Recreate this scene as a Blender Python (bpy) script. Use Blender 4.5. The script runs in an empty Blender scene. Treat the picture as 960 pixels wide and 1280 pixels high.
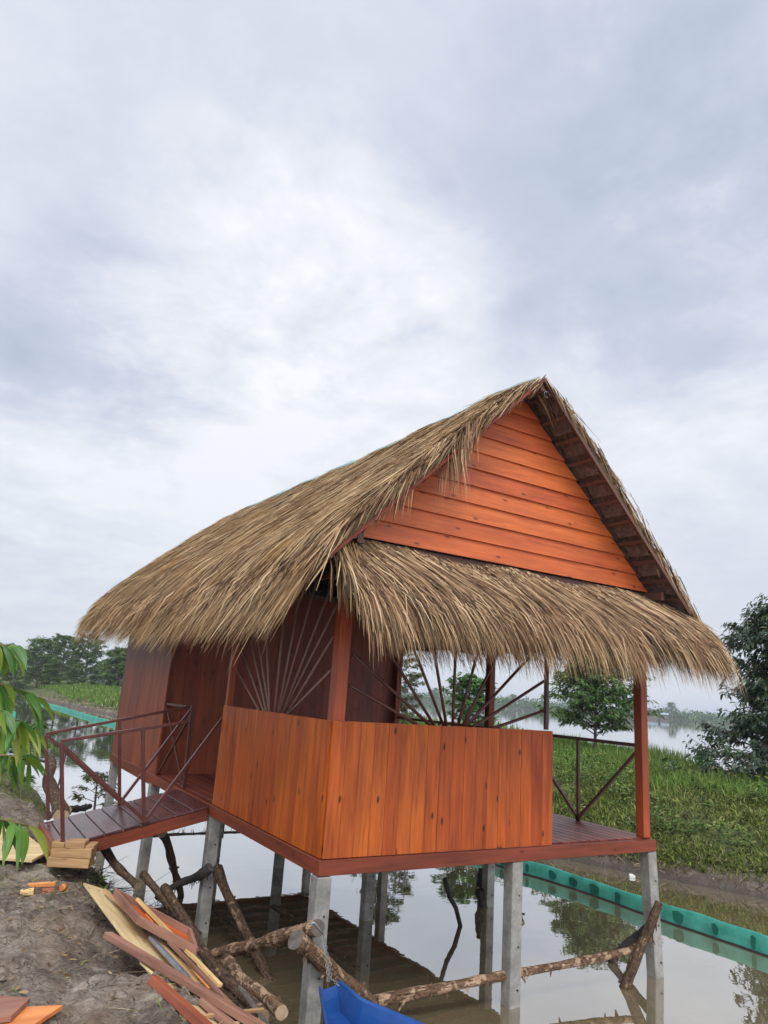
import bpy, math, random
import numpy as np
from mathutils import Vector, Matrix
R = math.radians
rng = np.random.default_rng(7)
random.seed(7)
scene = bpy.context.scene
COL = scene.collection

# ------------------------------------------------------------------ camera, sky, sun, exposure
CX, CY, CZ = -2.4414, -4.6325, 1.0989
YAW, PITCH, ROLL, FPX = -0.534497, 0.252285, 0.069197, 886.16

def cam_axes():
    fwd = Vector((-math.sin(YAW) * math.cos(PITCH), math.cos(YAW) * math.cos(PITCH), math.sin(PITCH)))
    right = Vector((math.cos(YAW), math.sin(YAW), 0)); up = right.cross(fwd)
    r = math.cos(ROLL) * right + math.sin(ROLL) * up
    u = -math.sin(ROLL) * right + math.cos(ROLL) * up
    return r, u, fwd
CR, CU, CF = cam_axes()
cd = bpy.data.cameras.new('camera'); cam = bpy.data.objects.new('camera', cd); COL.objects.link(cam)
cam.matrix_world = Matrix.Translation((CX, CY, CZ)) @ Matrix((CR, CU, -CF)).transposed().to_4x4()
cd.sensor_fit = 'HORIZONTAL'; cd.sensor_width = 36; cd.lens = FPX / 960 * 36
cd.clip_start = 0.05; cd.clip_end = 8000
scene.camera = cam

SUN_EL, SUN_AZ = R(52), R(205)        # azimuth clockwise from +Y
world = bpy.data.worlds.new('World'); scene.world = world; world.use_nodes = True
wt = world.node_tree; wt.nodes.clear()
def build_world():
    N = wt.nodes; L = wt.links
    out = N.new('ShaderNodeOutputWorld'); bg = N.new('ShaderNodeBackground')
    sky = N.new('ShaderNodeTexSky'); sky.sky_type = 'NISHITA'; sky.sun_disc = False
    sky.sun_elevation = SUN_EL; sky.sun_rotation = SUN_AZ; sky.air_density = 1.2; sky.dust_density = 2.5
    tc = N.new('ShaderNodeTexCoord'); sep = N.new('ShaderNodeSeparateXYZ'); L.new(tc.outputs['Generated'], sep.inputs[0])
    def M(op, a, b=None, clamp=False):
        n = N.new('ShaderNodeMath'); n.operation = op; n.use_clamp = clamp
        for i, v in enumerate((a, b)):
            if v is None: continue
            if isinstance(v, (int, float)): n.inputs[i].default_value = v
            else: L.new(v, n.inputs[i])
        return n.outputs[0]
    zc = M('ADD', M('MAXIMUM', sep.outputs[2], 0.0), 0.22)
    cx = M('DIVIDE', sep.outputs[0], zc); cy = M('DIVIDE', sep.outputs[1], zc)
    comb = N.new('ShaderNodeCombineXYZ'); L.new(cx, comb.inputs[0]); L.new(cy, comb.inputs[1])
    def noise(scale, det, rough, dist, off):
        mp = N.new('ShaderNodeMapping'); mp.inputs['Location'].default_value = off; L.new(comb.outputs[0], mp.inputs[0])
        n = N.new('ShaderNodeTexNoise'); n.inputs['Scale'].default_value = scale; n.inputs['Detail'].default_value = det
        n.inputs['Roughness'].default_value = rough; n.inputs['Distortion'].default_value = dist
        L.new(mp.outputs[0], n.inputs['Vector']); return n.outputs['Fac']
    big = noise(0.75, 3, .5, .3, (3.1, 1.7, 0)); mid = noise(2.4, 9, .6, .35, (.3, 7.2, 1))
    fine = noise(7.5, 8, .6, .2, (9.3, 2.2, 3))
    # a break of brighter, more broken cloud around one direction of the sky, a second near the horizon
    def lobe(px, py, width):
        d = (CF * FPX + CR * (px - 480) + CU * (640 - py)).normalized()
        v = N.new('ShaderNodeVectorMath'); v.operation = 'DOT_PRODUCT'; L.new(tc.outputs['Generated'], v.inputs[0]); v.inputs[1].default_value = d
        mr = N.new('ShaderNodeMapRange'); mr.interpolation_type = 'SMOOTHSTEP'
        mr.inputs['From Min'].default_value = math.cos(R(width)); mr.inputs['From Max'].default_value = 1.0
        L.new(v.outputs['Value'], mr.inputs['Value']); return mr.outputs['Result']
    l1 = lobe(380, 400, 19); l2 = lobe(60, 600, 20); l3 = lobe(900, 60, 15); l4 = lobe(880, 430, 18)
    lob = M('ADD', M('ADD', l1, M('MULTIPLY', l2, .8)), M('ADD', M('MULTIPLY', l3, .8), M('MULTIPLY', l4, .55)), True)
    f = M('ADD', M('MULTIPLY', big, .35), M('MULTIPLY', mid, .45)); f = M('ADD', f, M('MULTIPLY', fine, .2))
    amp = M('ADD', M('MULTIPLY', lob, 2.3), 1.15)
    f = M('MULTIPLY', M('SUBTRACT', f, .5), amp)
    f = M('ADD', f, M('ADD', M('MULTIPLY', lob, .17), .57), True)
    f = M('ADD', f, M('SUBTRACT', M('MULTIPLY', lobe(210, 575, 15), .22), M('ADD', M('MULTIPLY', lobe(150, 425, 12), .34), M('MULTIPLY', lobe(800, 230, 17), .2))), True)
    cr = N.new('ShaderNodeValToRGB'); L.new(f, cr.inputs[0])
    e = cr.color_ramp.elements
    e[0].position = .1; e[0].color = (.50, .57, .71, 1); e[1].position = .95; e[1].color = (1.02, 1.04, 1.08, 1)
    for p, c in ((.4, (.63, .69, .83, 1)), (.62, (.81, .85, .945, 1))):
        k = e.new(p); k.color = c
    # pale towards the horizon
    hz = N.new('ShaderNodeMapRange'); hz.interpolation_type = 'SMOOTHSTEP'; L.new(sep.outputs[2], hz.inputs['Value'])
    hz.inputs['From Min'].default_value = .5; hz.inputs['From Max'].default_value = -.02; hz.inputs['To Max'].default_value = .75
    mx = N.new('ShaderNodeMixRGB'); L.new(hz.outputs[0], mx.inputs[0]); L.new(cr.outputs[0], mx.inputs[1]); mx.inputs[2].default_value = (.78, .835, .915, 1)
    # overcast deck over the clear sky
    bgs = N.new('ShaderNodeBackground'); L.new(sky.outputs[0], bgs.inputs[0]); bgs.inputs[1].default_value = .06
    L.new(mx.outputs[0], bg.inputs[0])
    # added key light: cloud deck brightened around the sun direction, unseen behind the camera
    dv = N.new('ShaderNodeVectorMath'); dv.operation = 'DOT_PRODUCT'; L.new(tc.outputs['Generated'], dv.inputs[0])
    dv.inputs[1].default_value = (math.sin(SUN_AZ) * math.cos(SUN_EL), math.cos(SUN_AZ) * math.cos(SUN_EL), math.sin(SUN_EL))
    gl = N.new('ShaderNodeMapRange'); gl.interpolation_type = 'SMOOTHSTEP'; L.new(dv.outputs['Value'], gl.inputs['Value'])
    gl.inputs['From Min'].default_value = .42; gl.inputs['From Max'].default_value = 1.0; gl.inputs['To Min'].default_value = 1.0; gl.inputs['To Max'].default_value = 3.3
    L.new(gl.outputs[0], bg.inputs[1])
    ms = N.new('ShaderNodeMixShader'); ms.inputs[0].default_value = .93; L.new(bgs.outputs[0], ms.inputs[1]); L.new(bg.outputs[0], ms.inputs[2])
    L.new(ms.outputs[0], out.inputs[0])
build_world()
sl = bpy.data.lights.new('sun', 'SUN'); sl.energy = 1.2; sl.angle = R(18); sl.color = (1, .95, .88)
sun = bpy.data.objects.new('sun', sl); COL.objects.link(sun)
sd = Vector((math.sin(SUN_AZ) * math.cos(SUN_EL), math.cos(SUN_AZ) * math.cos(SUN_EL), math.sin(SUN_EL)))
sun.rotation_euler = (-sd).to_track_quat('-Z', 'Y').to_euler()
vs = scene.view_settings; vs.view_transform = 'Standard'; vs.look = 'None'; vs.gamma = 1; vs.use_curve_mapping = False; vs.exposure = 0.0
scene.cycles.max_bounces = 6; scene.cycles.transparent_max_bounces = 12
scene.cycles.volume_bounces = 0

def at(px, py, **k):
    """point of a known plane (x=, y= or z=) under a measured direction, metres"""
    d = CF * FPX + CR * (px - 480) + CU * (640 - py)
    ax, v = next(iter(k.items())); i = 'xyz'.index(ax); c = Vector((CX, CY, CZ))
    return c + d * ((v - c[i]) / d[i])

# ------------------------------------------------------------------ materials
class NT:
    def __init__(s, name):
        s.m = bpy.data.materials.new(name); s.m.use_nodes = True; s.t = s.m.node_tree; s.t.nodes.clear()
        s.out = s.t.nodes.new('ShaderNodeOutputMaterial')
    def n(s, typ, ins=None, **props):
        nd = s.t.nodes.new('ShaderNode' + typ)
        for k, v in props.items(): setattr(nd, k, v)
        for k, v in (ins or {}).items():
            if isinstance(v, bpy.types.NodeSocket): s.t.links.new(v, nd.inputs[k])
            else: nd.inputs[k].default_value = v
        return nd
    def ramp(s, fac, stops):
        nd = s.t.nodes.new('ShaderNodeValToRGB'); s.t.links.new(fac, nd.inputs[0]); e = nd.color_ramp.elements
        while len(e) < len(stops): e.new(.5)
        for i, (p, c) in enumerate(stops):
            e[i].position = p; e[i].color = (*c, 1) if len(c) == 3 else c
        return nd.outputs[0]
    def math(s, op, a, b=0.0, clamp=False):
        nd = s.n('Math', {0: a, 1: b}, operation=op); nd.use_clamp = clamp; return nd.outputs[0]
    def mix(s, f, a, b, mode='MIX'):
        nd = s.n('MixRGB', blend_type=mode)
        for i, v in enumerate((f, a, b)):
            if isinstance(v, bpy.types.NodeSocket): s.t.links.new(v, nd.inputs[i])
            else: nd.inputs[i].default_value = v if i == 0 else (*v, 1)
        return nd.outputs[0]
    def noise(s, vec, scale, detail=4, rough=.55, dist=0.0, w=None):
        ins = {'Vector': vec, 'Scale': scale, 'Detail': detail, 'Roughness': rough, 'Distortion': dist}
        return s.n('TexNoise', ins).outputs['Fac']
    def done(s, shader):
        s.t.links.new(shader, s.out.inputs[0]); return s.m
    def pbr(s, color, rough=.6, spec=.5, bump=None, bstr=.3, bdist=.01, **kw):
        ins = {'Base Color': color if isinstance(color, bpy.types.NodeSocket) else (*color, 1), 'Roughness': rough, 'Specular IOR Level': spec}
        ins.update(kw)
        p = s.n('BsdfPrincipled', ins)
        if bump is not None:
            b = s.n('Bump', {'Height': bump, 'Strength': bstr, 'Distance': bdist}); s.t.links.new(b.outputs[0], p.inputs['Normal'])
        return p.outputs[0]

def wood(name, dark, light, rough=.45, spec=.45, grain=26, knots=.8, vary=.35, weather=None, coat=0.0):
    t = NT(name); uv = t.n('UVMap').outputs[0]; rnd = t.n('NewGeometry').outputs['Random Per Island']
    off = t.n('CombineXYZ', {0: t.math('MULTIPLY', rnd, 37.0), 1: t.math('MULTIPLY', rnd, 91.0)}).outputs[0]
    v = t.n('VectorMath', {0: uv, 1: off}, operation='ADD').outputs[0]
    g1 = t.noise(t.n('Mapping', {0: v, 'Scale': (1.6, grain, 1)}).outputs[0], 1.0, 6, .6, .8)
    g2 = t.noise(t.n('Mapping', {0: v, 'Scale': (5, grain * 5, 1)}).outputs[0], 1.0, 3, .6)
    g3 = t.noise(t.n('Mapping', {0: v, 'Scale': (1.3, 4.5, 1)}).outputs[0], 1.0, 3, .5)
    f = t.math('ADD', t.math('MULTIPLY', g1, .46), t.math('ADD', t.math('MULTIPLY', g2, .2), t.math('MULTIPLY', g3, .34)))
    c = t.ramp(f, [(.33, dark), (.60, light)])
    if knots:
        kv = t.n('Mapping', {0: v, 'Scale': (3.6, 8.5, 1)}).outputs[0]
        vo = t.n('TexVoronoi', {'Vector': kv, 'Scale': 1.0, 'Randomness': 1.0}, voronoi_dimensions='2D')
        pick = t.math('GREATER_THAN', t.n('SeparateColor', {0: vo.outputs['Color']}).outputs[0], .75)
        k = t.n('MapRange', {'Value': vo.outputs['Distance'], 'From Min': .13, 'From Max': .05, 'To Max': knots}).outputs[0]
        c = t.mix(t.math('MULTIPLY', k, pick), c, tuple(x * .22 for x in dark))
    hv = t.n('HueSaturation', {'Hue': t.math('ADD', t.math('MULTIPLY', rnd, .008), .496), 'Value': t.math('ADD', t.math('MULTIPLY', rnd, vary * 2), 1 - vary), 'Color': c}).outputs[0]
    if weather:
        z = t.n('SeparateXYZ', {0: t.n('NewGeometry').outputs['Position']}).outputs[2]
        w = t.math('MULTIPLY', t.n('MapRange', {'Value': z, 'From Min': weather[0], 'From Max': weather[1]}).outputs[0], t.math('ADD', g1, .25), True)
        hv = t.mix(w, hv, weather[2])
    return t.done(t.pbr(hv, rough=t.math('ADD', t.math('MULTIPLY', g2, .25), rough - .1), spec=spec, bump=f, bstr=.25, bdist=.004, **({'Coat Weight': coat, 'Coat Roughness': .25} if coat else {})))

def island(name, stops, rough=.8, spec=.2, streak=0, transl=0.0, hue=0.0, patch=None):
    """one colour per blade, straw or leaf"""
    t = NT(name); geo = t.n('NewGeometry'); rnd = geo.outputs['Random Per Island']
    c = t.ramp(rnd, stops)
    if patch:
        nz = t.noise(geo.outputs['Position'], patch[0], 4, .6)
        c = t.mix(t.math('MULTIPLY', t.n('MapRange', {'Value': nz, 'From Min': patch[2], 'From Max': patch[3]}).outputs[0], patch[4]), c, patch[1])
    sh = t.pbr(c, rough=rough, spec=spec)
    if transl:
        tr = t.n('BsdfTranslucent', {0: c}).outputs[0]
        sh = t.n('MixShader', {0: transl, 1: sh, 2: tr}).outputs[0]
    return t.done(sh)

def simple(name, c1, c2, scale=6, rough=.7, spec=.4, bstr=.4, bdist=.01, stretch=(1, 1, 1), **kw):
    t = NT(name); co = t.n('TexCoord').outputs['Object']; v = t.n('Mapping', {0: co, 'Scale': stretch}).outputs[0]
    n1 = t.noise(v, scale, 8, .65); n2 = t.noise(v, scale * 6, 4, .6)
    f = t.math('ADD', t.math('MULTIPLY', n1, .7), t.math('MULTIPLY', n2, .3))
    return t.done(t.pbr(t.ramp(f, [(.35, c1), (.65, c2)]), rough=rough, spec=spec, bump=f, bstr=bstr, bdist=bdist, **kw))

M = {}
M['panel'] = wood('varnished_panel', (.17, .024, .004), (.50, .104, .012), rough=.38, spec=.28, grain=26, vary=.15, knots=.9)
M['gable'] = wood('orange_gable_board', (.30, .050, .012), (.60, .128, .028), rough=.5, grain=22, vary=.13, knots=.75)
M['red'] = wood('red_stained_beam', (.075, .016, .009), (.21, .042, .02), rough=.45, spec=.25, grain=26, vary=.15, knots=.5)
M['post'] = wood('orange_red_post', (.17, .026, .008), (.36, .058, .014), rough=.4, grain=26, vary=.1, knots=.4)
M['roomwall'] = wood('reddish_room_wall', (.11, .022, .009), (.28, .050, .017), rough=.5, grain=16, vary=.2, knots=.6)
M['sidewall'] = wood('faded_side_wall', (.13, .026, .011), (.30, .06, .022), rough=.5, grain=16, vary=.22, knots=.3, weather=(1.2, 2.0, (.12, .095, .075)))
M['deck'] = wood('dark_red_deck', (.085, .019, .014), (.22, .05, .032), rough=.36, spec=.35, grain=18, vary=.3, knots=.3)
M['rampdeck'] = wood('purple_brown_ramp_board', (.035, .014, .013), (.10, .035, .033), rough=.25, spec=.55, grain=18, vary=.25, knots=.2)
M['maroon'] = simple('maroon_painted_rail', (.065, .018, .013), (.12, .032, .022), scale=9, rough=.32, spec=.5, bstr=.1)
M['subfloor'] = wood('grey_unpainted_boards', (.03, .026, .02), (.085, .075, .055), rough=.8, spec=.1, grain=14, vary=.2, knots=.3)
M['spoke'] = simple('brown_painted_rod', (.24, .13, .10), (.34, .19, .145), scale=9, rough=.42, spec=.45, bstr=.1)
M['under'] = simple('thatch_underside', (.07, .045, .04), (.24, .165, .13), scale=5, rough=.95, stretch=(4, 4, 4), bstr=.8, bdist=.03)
M['purlin'] = wood('dull_roof_timber', (.07, .03, .022), (.15, .065, .045), rough=.6)
M['concrete'] = simple('grey_concrete', (.15, .14, .12), (.36, .34, .305), scale=5, rough=.85, spec=.25, bstr=.35, bdist=.006)
M['hole'] = simple('dark_bolt_hole', (.02, .02, .02), (.03, .03, .03))
M['straw'] = island('dry_straw', [(0, (.035, .02, .012)), (.22, (.16, .09, .04)), (.5, (.32, .20, .095)), (.8, (.47, .32, .165)), (1, (.64, .47, .27))], rough=.75, spec=.2, patch=(1.6, (.40, .225, .085), .5, .72, .6))
M['straw2'] = island('grey_brown_straw', [(0, (.03, .017, .012)), (.26, (.14, .078, .042)), (.55, (.32, .19, .095)), (.82, (.48, .32, .165)), (1, (.62, .46, .28))], rough=.75, spec=.2, patch=(2.1, (.30, .14, .075), .5, .75, .5))
M['strawbase'] = simple('matted_straw', (.06, .038, .022), (.26, .17, .09), scale=14, rough=.95, bstr=1, bdist=.03)
def net_mat(name, col, alpha):
    t = NT(name); co = t.n('TexCoord').outputs['Object']
    n = t.noise(co, 5, 5, .6); c = t.ramp(n, [(.3, tuple(x * .55 for x in col)), (.65, col)])
    p = t.pbr(c, rough=.55, spec=.3, bump=t.noise(co, 30, 3), bstr=.4, bdist=.01)
    tl = t.n('BsdfTranslucent', {0: c}).outputs[0]; s1 = t.n('MixShader', {0: .35, 1: p, 2: tl}).outputs[0]
    tr = t.n('BsdfTransparent').outputs[0]
    return t.done(t.n('MixShader', {0: alpha, 1: tr, 2: s1}).outputs[0])
M['ridgenet'] = net_mat('pale_aqua_net', (.42, .66, .62), .55)
M['teal'] = net_mat('teal_net', (.085, .47, .36), .96)
M['teal_dark'] = net_mat('dark_teal_patch', (.03, .27, .20), .8)
def bark(name, dark, mid, pale, amount):
    t = NT(name); uv = t.n('UVMap').outputs[0]; pos = t.n('NewGeometry').outputs['Position']
    a = t.noise(t.n('Mapping', {0: uv, 'Scale': (7, 60, 1)}).outputs[0], 1.0, 6, .65, 1.0); b = t.noise(pos, 9, 6, .65, .6); c3 = t.noise(pos, 40, 4, .7)
    f = t.math('ADD', t.math('MULTIPLY', a, .5), t.math('MULTIPLY', c3, .5)); c = t.ramp(f, [(.38, dark), (.6, mid)])
    pl = t.ramp(f, [(.36, mid), (.62, pale)]); e = t.n('MapRange', {'Value': t.math('ADD', b, t.math('MULTIPLY', a, .3)), 'From Min': amount, 'From Max': amount + .05}).outputs[0]
    h = t.math('SUBTRACT', f, t.math('MULTIPLY', e, .35))
    return t.done(t.pbr(t.mix(e, c, pl), rough=.88, spec=.15, bump=h, bstr=1, bdist=.025))
M['bark'] = bark('peeling_bark', (.022, .014, .010), (.15, .092, .058), (.38, .24, .15), .72)
M['palebark'] = bark('pale_stripped_bark', (.04, .024, .015), (.26, .15, .085), (.55, .38, .25), .64)
M['blackbark'] = simple('wet_black_bark', (.012, .010, .009), (.05, .04, .035), scale=7, rough=.7, bstr=1, bdist=.03)
M['cut'] = simple('fresh_cut_end', (.32, .20, .11), (.62, .47, .31), scale=12, rough=.8)
M['greycut'] = simple('weathered_cut_end', (.06, .05, .042), (.16, .135, .11), scale=14, rough=.9)
M['paleboard'] = wood('pale_sawn_board', (.34, .22, .10), (.66, .50, .27), rough=.7, spec=.2, grain=16, vary=.08, knots=.5)
M['yellowboard'] = wood('yellow_sawn_board', (.40, .24, .09), (.68, .46, .20), rough=.65, spec=.2, grain=18, vary=.1, knots=.3)
M['rustboard'] = wood('reddish_brown_plank', (.14, .06, .04), (.32, .16, .11), rough=.65, spec=.2, grain=18, vary=.1, knots=.4)
M['redplank'] = wood('dark_red_plank', (.16, .035, .018), (.32, .08, .035), rough=.5, grain=18, vary=.1, knots=.3)
M['blockwood'] = wood('brown_sawn_block', (.20, .10, .045), (.45, .27, .13), rough=.75, spec=.2, grain=14, vary=.12, knots=.3)
M['orangewood'] = wood('bright_orange_board', (.48, .13, .03), (.72, .27, .08), rough=.5, grain=16, vary=.1, knots=.3)
M['metal'] = simple('dull_grey_metal', (.14, .15, .17), (.30, .32, .35), scale=8, rough=.4, spec=.6, bstr=.1, Metallic=.5)
M['chain'] = simple('galvanised_chain', (.25, .25, .25), (.42, .42, .41), scale=30, rough=.4, Metallic=.8)
M['blue'] = simple('blue_moulded_plastic', (.010, .055, .20), (.016, .078, .27), scale=3, rough=.36, spec=.5, bstr=.05)
M['redplastic'] = simple('red_plastic', (.5, .02, .03), (.6, .03, .04), rough=.4, bstr=.05)
M['shedroof'] = simple('pale_metal_roof', (.30, .36, .42), (.40, .46, .52), rough=.6)
M['white'] = simple('white_plastic', (.55, .55, .53), (.75, .75, .72), rough=.5)
M['blackplastic'] = simple('black_plastic', (.015, .015, .016), (.03, .03, .03), rough=.5)
M['trunk'] = simple('grey_brown_trunk', (.07, .055, .045), (.19, .155, .125), scale=6, rough=.9, bstr=.8, bdist=.02)
M['stem'] = simple('green_brown_stem', (.10, .085, .03), (.22, .16, .07), scale=20, rough=.7)
M['leafdark'] = island('dark_glossy_leaf', [(0, (.012, .028, .012)), (.5, (.028, .065, .024)), (.85, (.06, .10, .04)), (1, (.13, .12, .055))], rough=.42, spec=.5, transl=.12)
M['leafmid'] = island('mid_green_leaf', [(0, (.035, .08, .018)), (.5, (.075, .155, .034)), (.9, (.14, .22, .06)), (1, (.24, .26, .10))], rough=.5, spec=.4, transl=.2)
M['leafbright'] = island('fresh_green_leaf', [(0, (.03, .08, .018)), (.6, (.065, .17, .035)), (1, (.15, .26, .05))], rough=.42, spec=.5, transl=.2)
M['leafold'] = island('olive_yellow_leaf', [(0, (.05, .07, .022)), (.5, (.10, .12, .04)), (1, (.22, .20, .07))], rough=.55, spec=.3, transl=.2)
M['leaffar'] = island('distant_tree_leaf', [(0, (.035, .07, .02)), (.5, (.08, .145, .035)), (1, (.16, .23, .06))], rough=.7, spec=.2, transl=.15)
M['grass'] = island('green_grass', [(0, (.055, .11, .018)), (.5, (.125, .235, .036)), (.85, (.22, .34, .06)), (1, (.32, .33, .11))], rough=.6, spec=.25, transl=.3, patch=(.8, (.12, .13, .04), .48, .68, .6))
M['weed'] = island('low_olive_weed', [(0, (.07, .095, .02)), (.5, (.16, .205, .042)), (.85, (.26, .31, .07)), (1, (.36, .30, .14))], rough=.65, spec=.2, transl=.25, patch=(.9, (.10, .07, .04), .52, .7, .7))
M['darktwig'] = island('dark_twig', [(0, (.012, .009, .007)), (.5, (.045, .03, .02)), (1, (.17, .11, .07))], rough=.9)
M['dryleaf'] = island('brown_dead_leaf', [(0, (.07, .04, .02)), (.5, (.19, .12, .065)), (1, (.36, .27, .15))], rough=.8)
M['weedleaf'] = island('weed_leaf', [(0, (.025, .05, .012)), (.4, (.07, .13, .025)), (.8, (.15, .23, .04)), (1, (.25, .20, .08))], rough=.55, spec=.3, transl=.2)
M['drygrass'] = island('dry_root_fibre', [(0, (.06, .045, .03)), (.5, (.17, .13, .08)), (1, (.38, .31, .20))], rough=.85, spec=.15)
def front_leaf():
    t = NT('foreground_leaf'); uv = t.n('UVMap').outputs[0]; rnd = t.n('NewGeometry').outputs['Random Per Island']
    s = t.n('SeparateXYZ', {0: uv}); ay = t.math('ABSOLUTE', s.outputs[1])
    c = t.ramp(rnd, [(0, (.05, .15, .03)), (.45, (.09, .22, .03)), (.75, (.19, .31, .03)), (1, (.32, .34, .05))])
    rib = t.n('MapRange', {'Value': ay, 'From Min': .10, 'From Max': .03}).outputs[0]
    w = t.n('TexWave', {'Vector': t.n('CombineXYZ', {0: t.math('ADD', s.outputs[0], t.math('MULTIPLY', ay, .25)), 1: 0.0}).outputs[0], 'Scale': 4.5}).outputs['Fac']
    c = t.mix(t.math('MULTIPLY', w, .25), c, (.10, .22, .05)); c = t.mix(t.math('MULTIPLY', rib, .6), c, (.24, .32, .10))
    p = t.pbr(c, rough=.38, spec=.5, bump=w, bstr=.15, bdist=.003); tl = t.n('BsdfTranslucent', {0: c}).outputs[0]
    return t.done(t.n('MixShader', {0: .3, 1: p, 2: tl}).outputs[0])
M['frontleaf'] = front_leaf()

def ground_mat():
    t = NT('bank_ground'); g = t.n('NewGeometry'); pos = g.outputs['Position']; s = t.n('SeparateXYZ', {0: pos})
    n1 = t.noise(pos, 1.3, 8, .65); n2 = t.noise(pos, 9, 8, .7); n3 = t.noise(pos, 45, 4, .7)
    fib = t.noise(t.n('Mapping', {0: pos, 'Rotation': (0, 0, -.5), 'Scale': (5, 26, 12)}).outputs[0], 1.0, 5, .6, 1.2)
    f = t.math('ADD', t.math('MULTIPLY', n1, .3), t.math('ADD', t.math('MULTIPLY', n2, .35), t.math('ADD', t.math('MULTIPLY', n3, .2), t.math('MULTIPLY', fib, .15))))
    mud = t.ramp(f, [(.38, (.035, .023, .015)), (.46, (.12, .092, .068)), (.53, (.24, .195, .152)), (.64, (.42, .36, .29))])
    ck = t.n('TexVoronoi', {'Vector': t.n('VectorMath', {0: pos, 1: t.n('VectorMath', {0: t.n('TexNoise', {'Vector': pos, 'Scale': 6.0, 'Detail': 5.0}).outputs['Color'], 1: (.25, .25, .25)}, operation='MULTIPLY').outputs[0]}, operation='ADD').outputs[0], 'Scale': 5.5}, feature='DISTANCE_TO_EDGE').outputs['Distance']
    crack = t.math('MULTIPLY', t.n('MapRange', {'Value': ck, 'From Min': .035, 'From Max': .0}).outputs[0], t.n('MapRange', {'Value': n2, 'From Min': .45, 'From Max': .62}).outputs[0])
    mud = t.mix(t.math('MULTIPLY', crack, .4), mud, (.035, .025, .018))
    mud = t.mix(t.math('MULTIPLY', t.n('MapRange', {'Value': t.noise(pos, 3.1, 6, .6), 'From Min': .5, 'From Max': .68}).outputs[0], .65), mud, (.15, .095, .058))
    wet = t.n('MapRange', {'Value': t.math('ADD', s.outputs[2], t.math('MULTIPLY', n2, .12)), 'From Min': -.82, 'From Max': -1.06}).outputs[0]
    mud = t.mix(wet, mud, (.06, .046, .035))
    gr = t.ramp(t.noise(pos, 7, 10, .75), [(.38, (.03, .028, .012)), (.48, (.06, .07, .02)), (.54, (.10, .13, .032)), (.62, (.16, .19, .06))])
    gx = t.n('MapRange', {'Value': s.outputs[0], 'From Min': 5.5, 'From Max': 6.0}).outputs[0]
    gz = t.n('MapRange', {'Value': t.math('ADD', s.outputs[2], t.math('MULTIPLY', n2, .3)), 'From Min': -.80, 'From Max': -.70}).outputs[0]
    gy = t.n('MapRange', {'Value': t.math('ADD', s.outputs[1], t.math('MULTIPLY', n1, 4.0)), 'From Min': 9.0, 'From Max': 12.0}).outputs[0]
    gl = t.math('MAXIMUM', t.math('MULTIPLY', gx, gz), t.math('MULTIPLY', gy, gz))
    c = t.mix(gl, mud, gr)
    h = t.math('SUBTRACT', t.math('ADD', f, t.math('MULTIPLY', fib, .3)), t.math('MULTIPLY', crack, .25))
    return t.done(t.pbr(c, rough=t.math('SUBTRACT', .92, t.math('MULTIPLY', wet, .35)), spec=.3, bump=h, bstr=.9, bdist=.05))
M['ground'] = ground_mat()
def water_mat():
    t = NT('muddy_water'); pos = t.n('NewGeometry').outputs['Position']
    n = t.noise(pos, .35, 4, .5); c = t.ramp(n, [(.35, (.14, .108, .056)), (.65, (.20, .158, .088))])
    b1 = t.noise(t.n('Mapping', {0: pos, 'Scale': (1, 1.6, 1)}).outputs[0], 1.7, 3, .5)
    b2 = t.noise(pos, 9, 2, .5)
    h = t.math('ADD', t.math('MULTIPLY', b1, .7), t.math('MULTIPLY', b2, .12))
    bump = t.n('Bump', {'Height': h, 'Strength': .10, 'Distance': .02}).outputs[0]
    d = t.n('BsdfDiffuse', {0: c}).outputs[0]
    gl = t.n('BsdfGlossy', {0: (.97, .97, .97, 1), 'Roughness': .012, 'Normal': bump}).outputs[0]
    fr = t.n('Fresnel', {'IOR': 1.33, 'Normal': bump}).outputs[0]
    k = t.math('MINIMUM', t.math('ADD', t.math('MULTIPLY', t.math('POWER', fr, .62), 1.5), .02), .95)
    return t.done(t.n('MixShader', {0: k, 1: d, 2: gl}).outputs[0])
M['water'] = water_mat()

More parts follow.
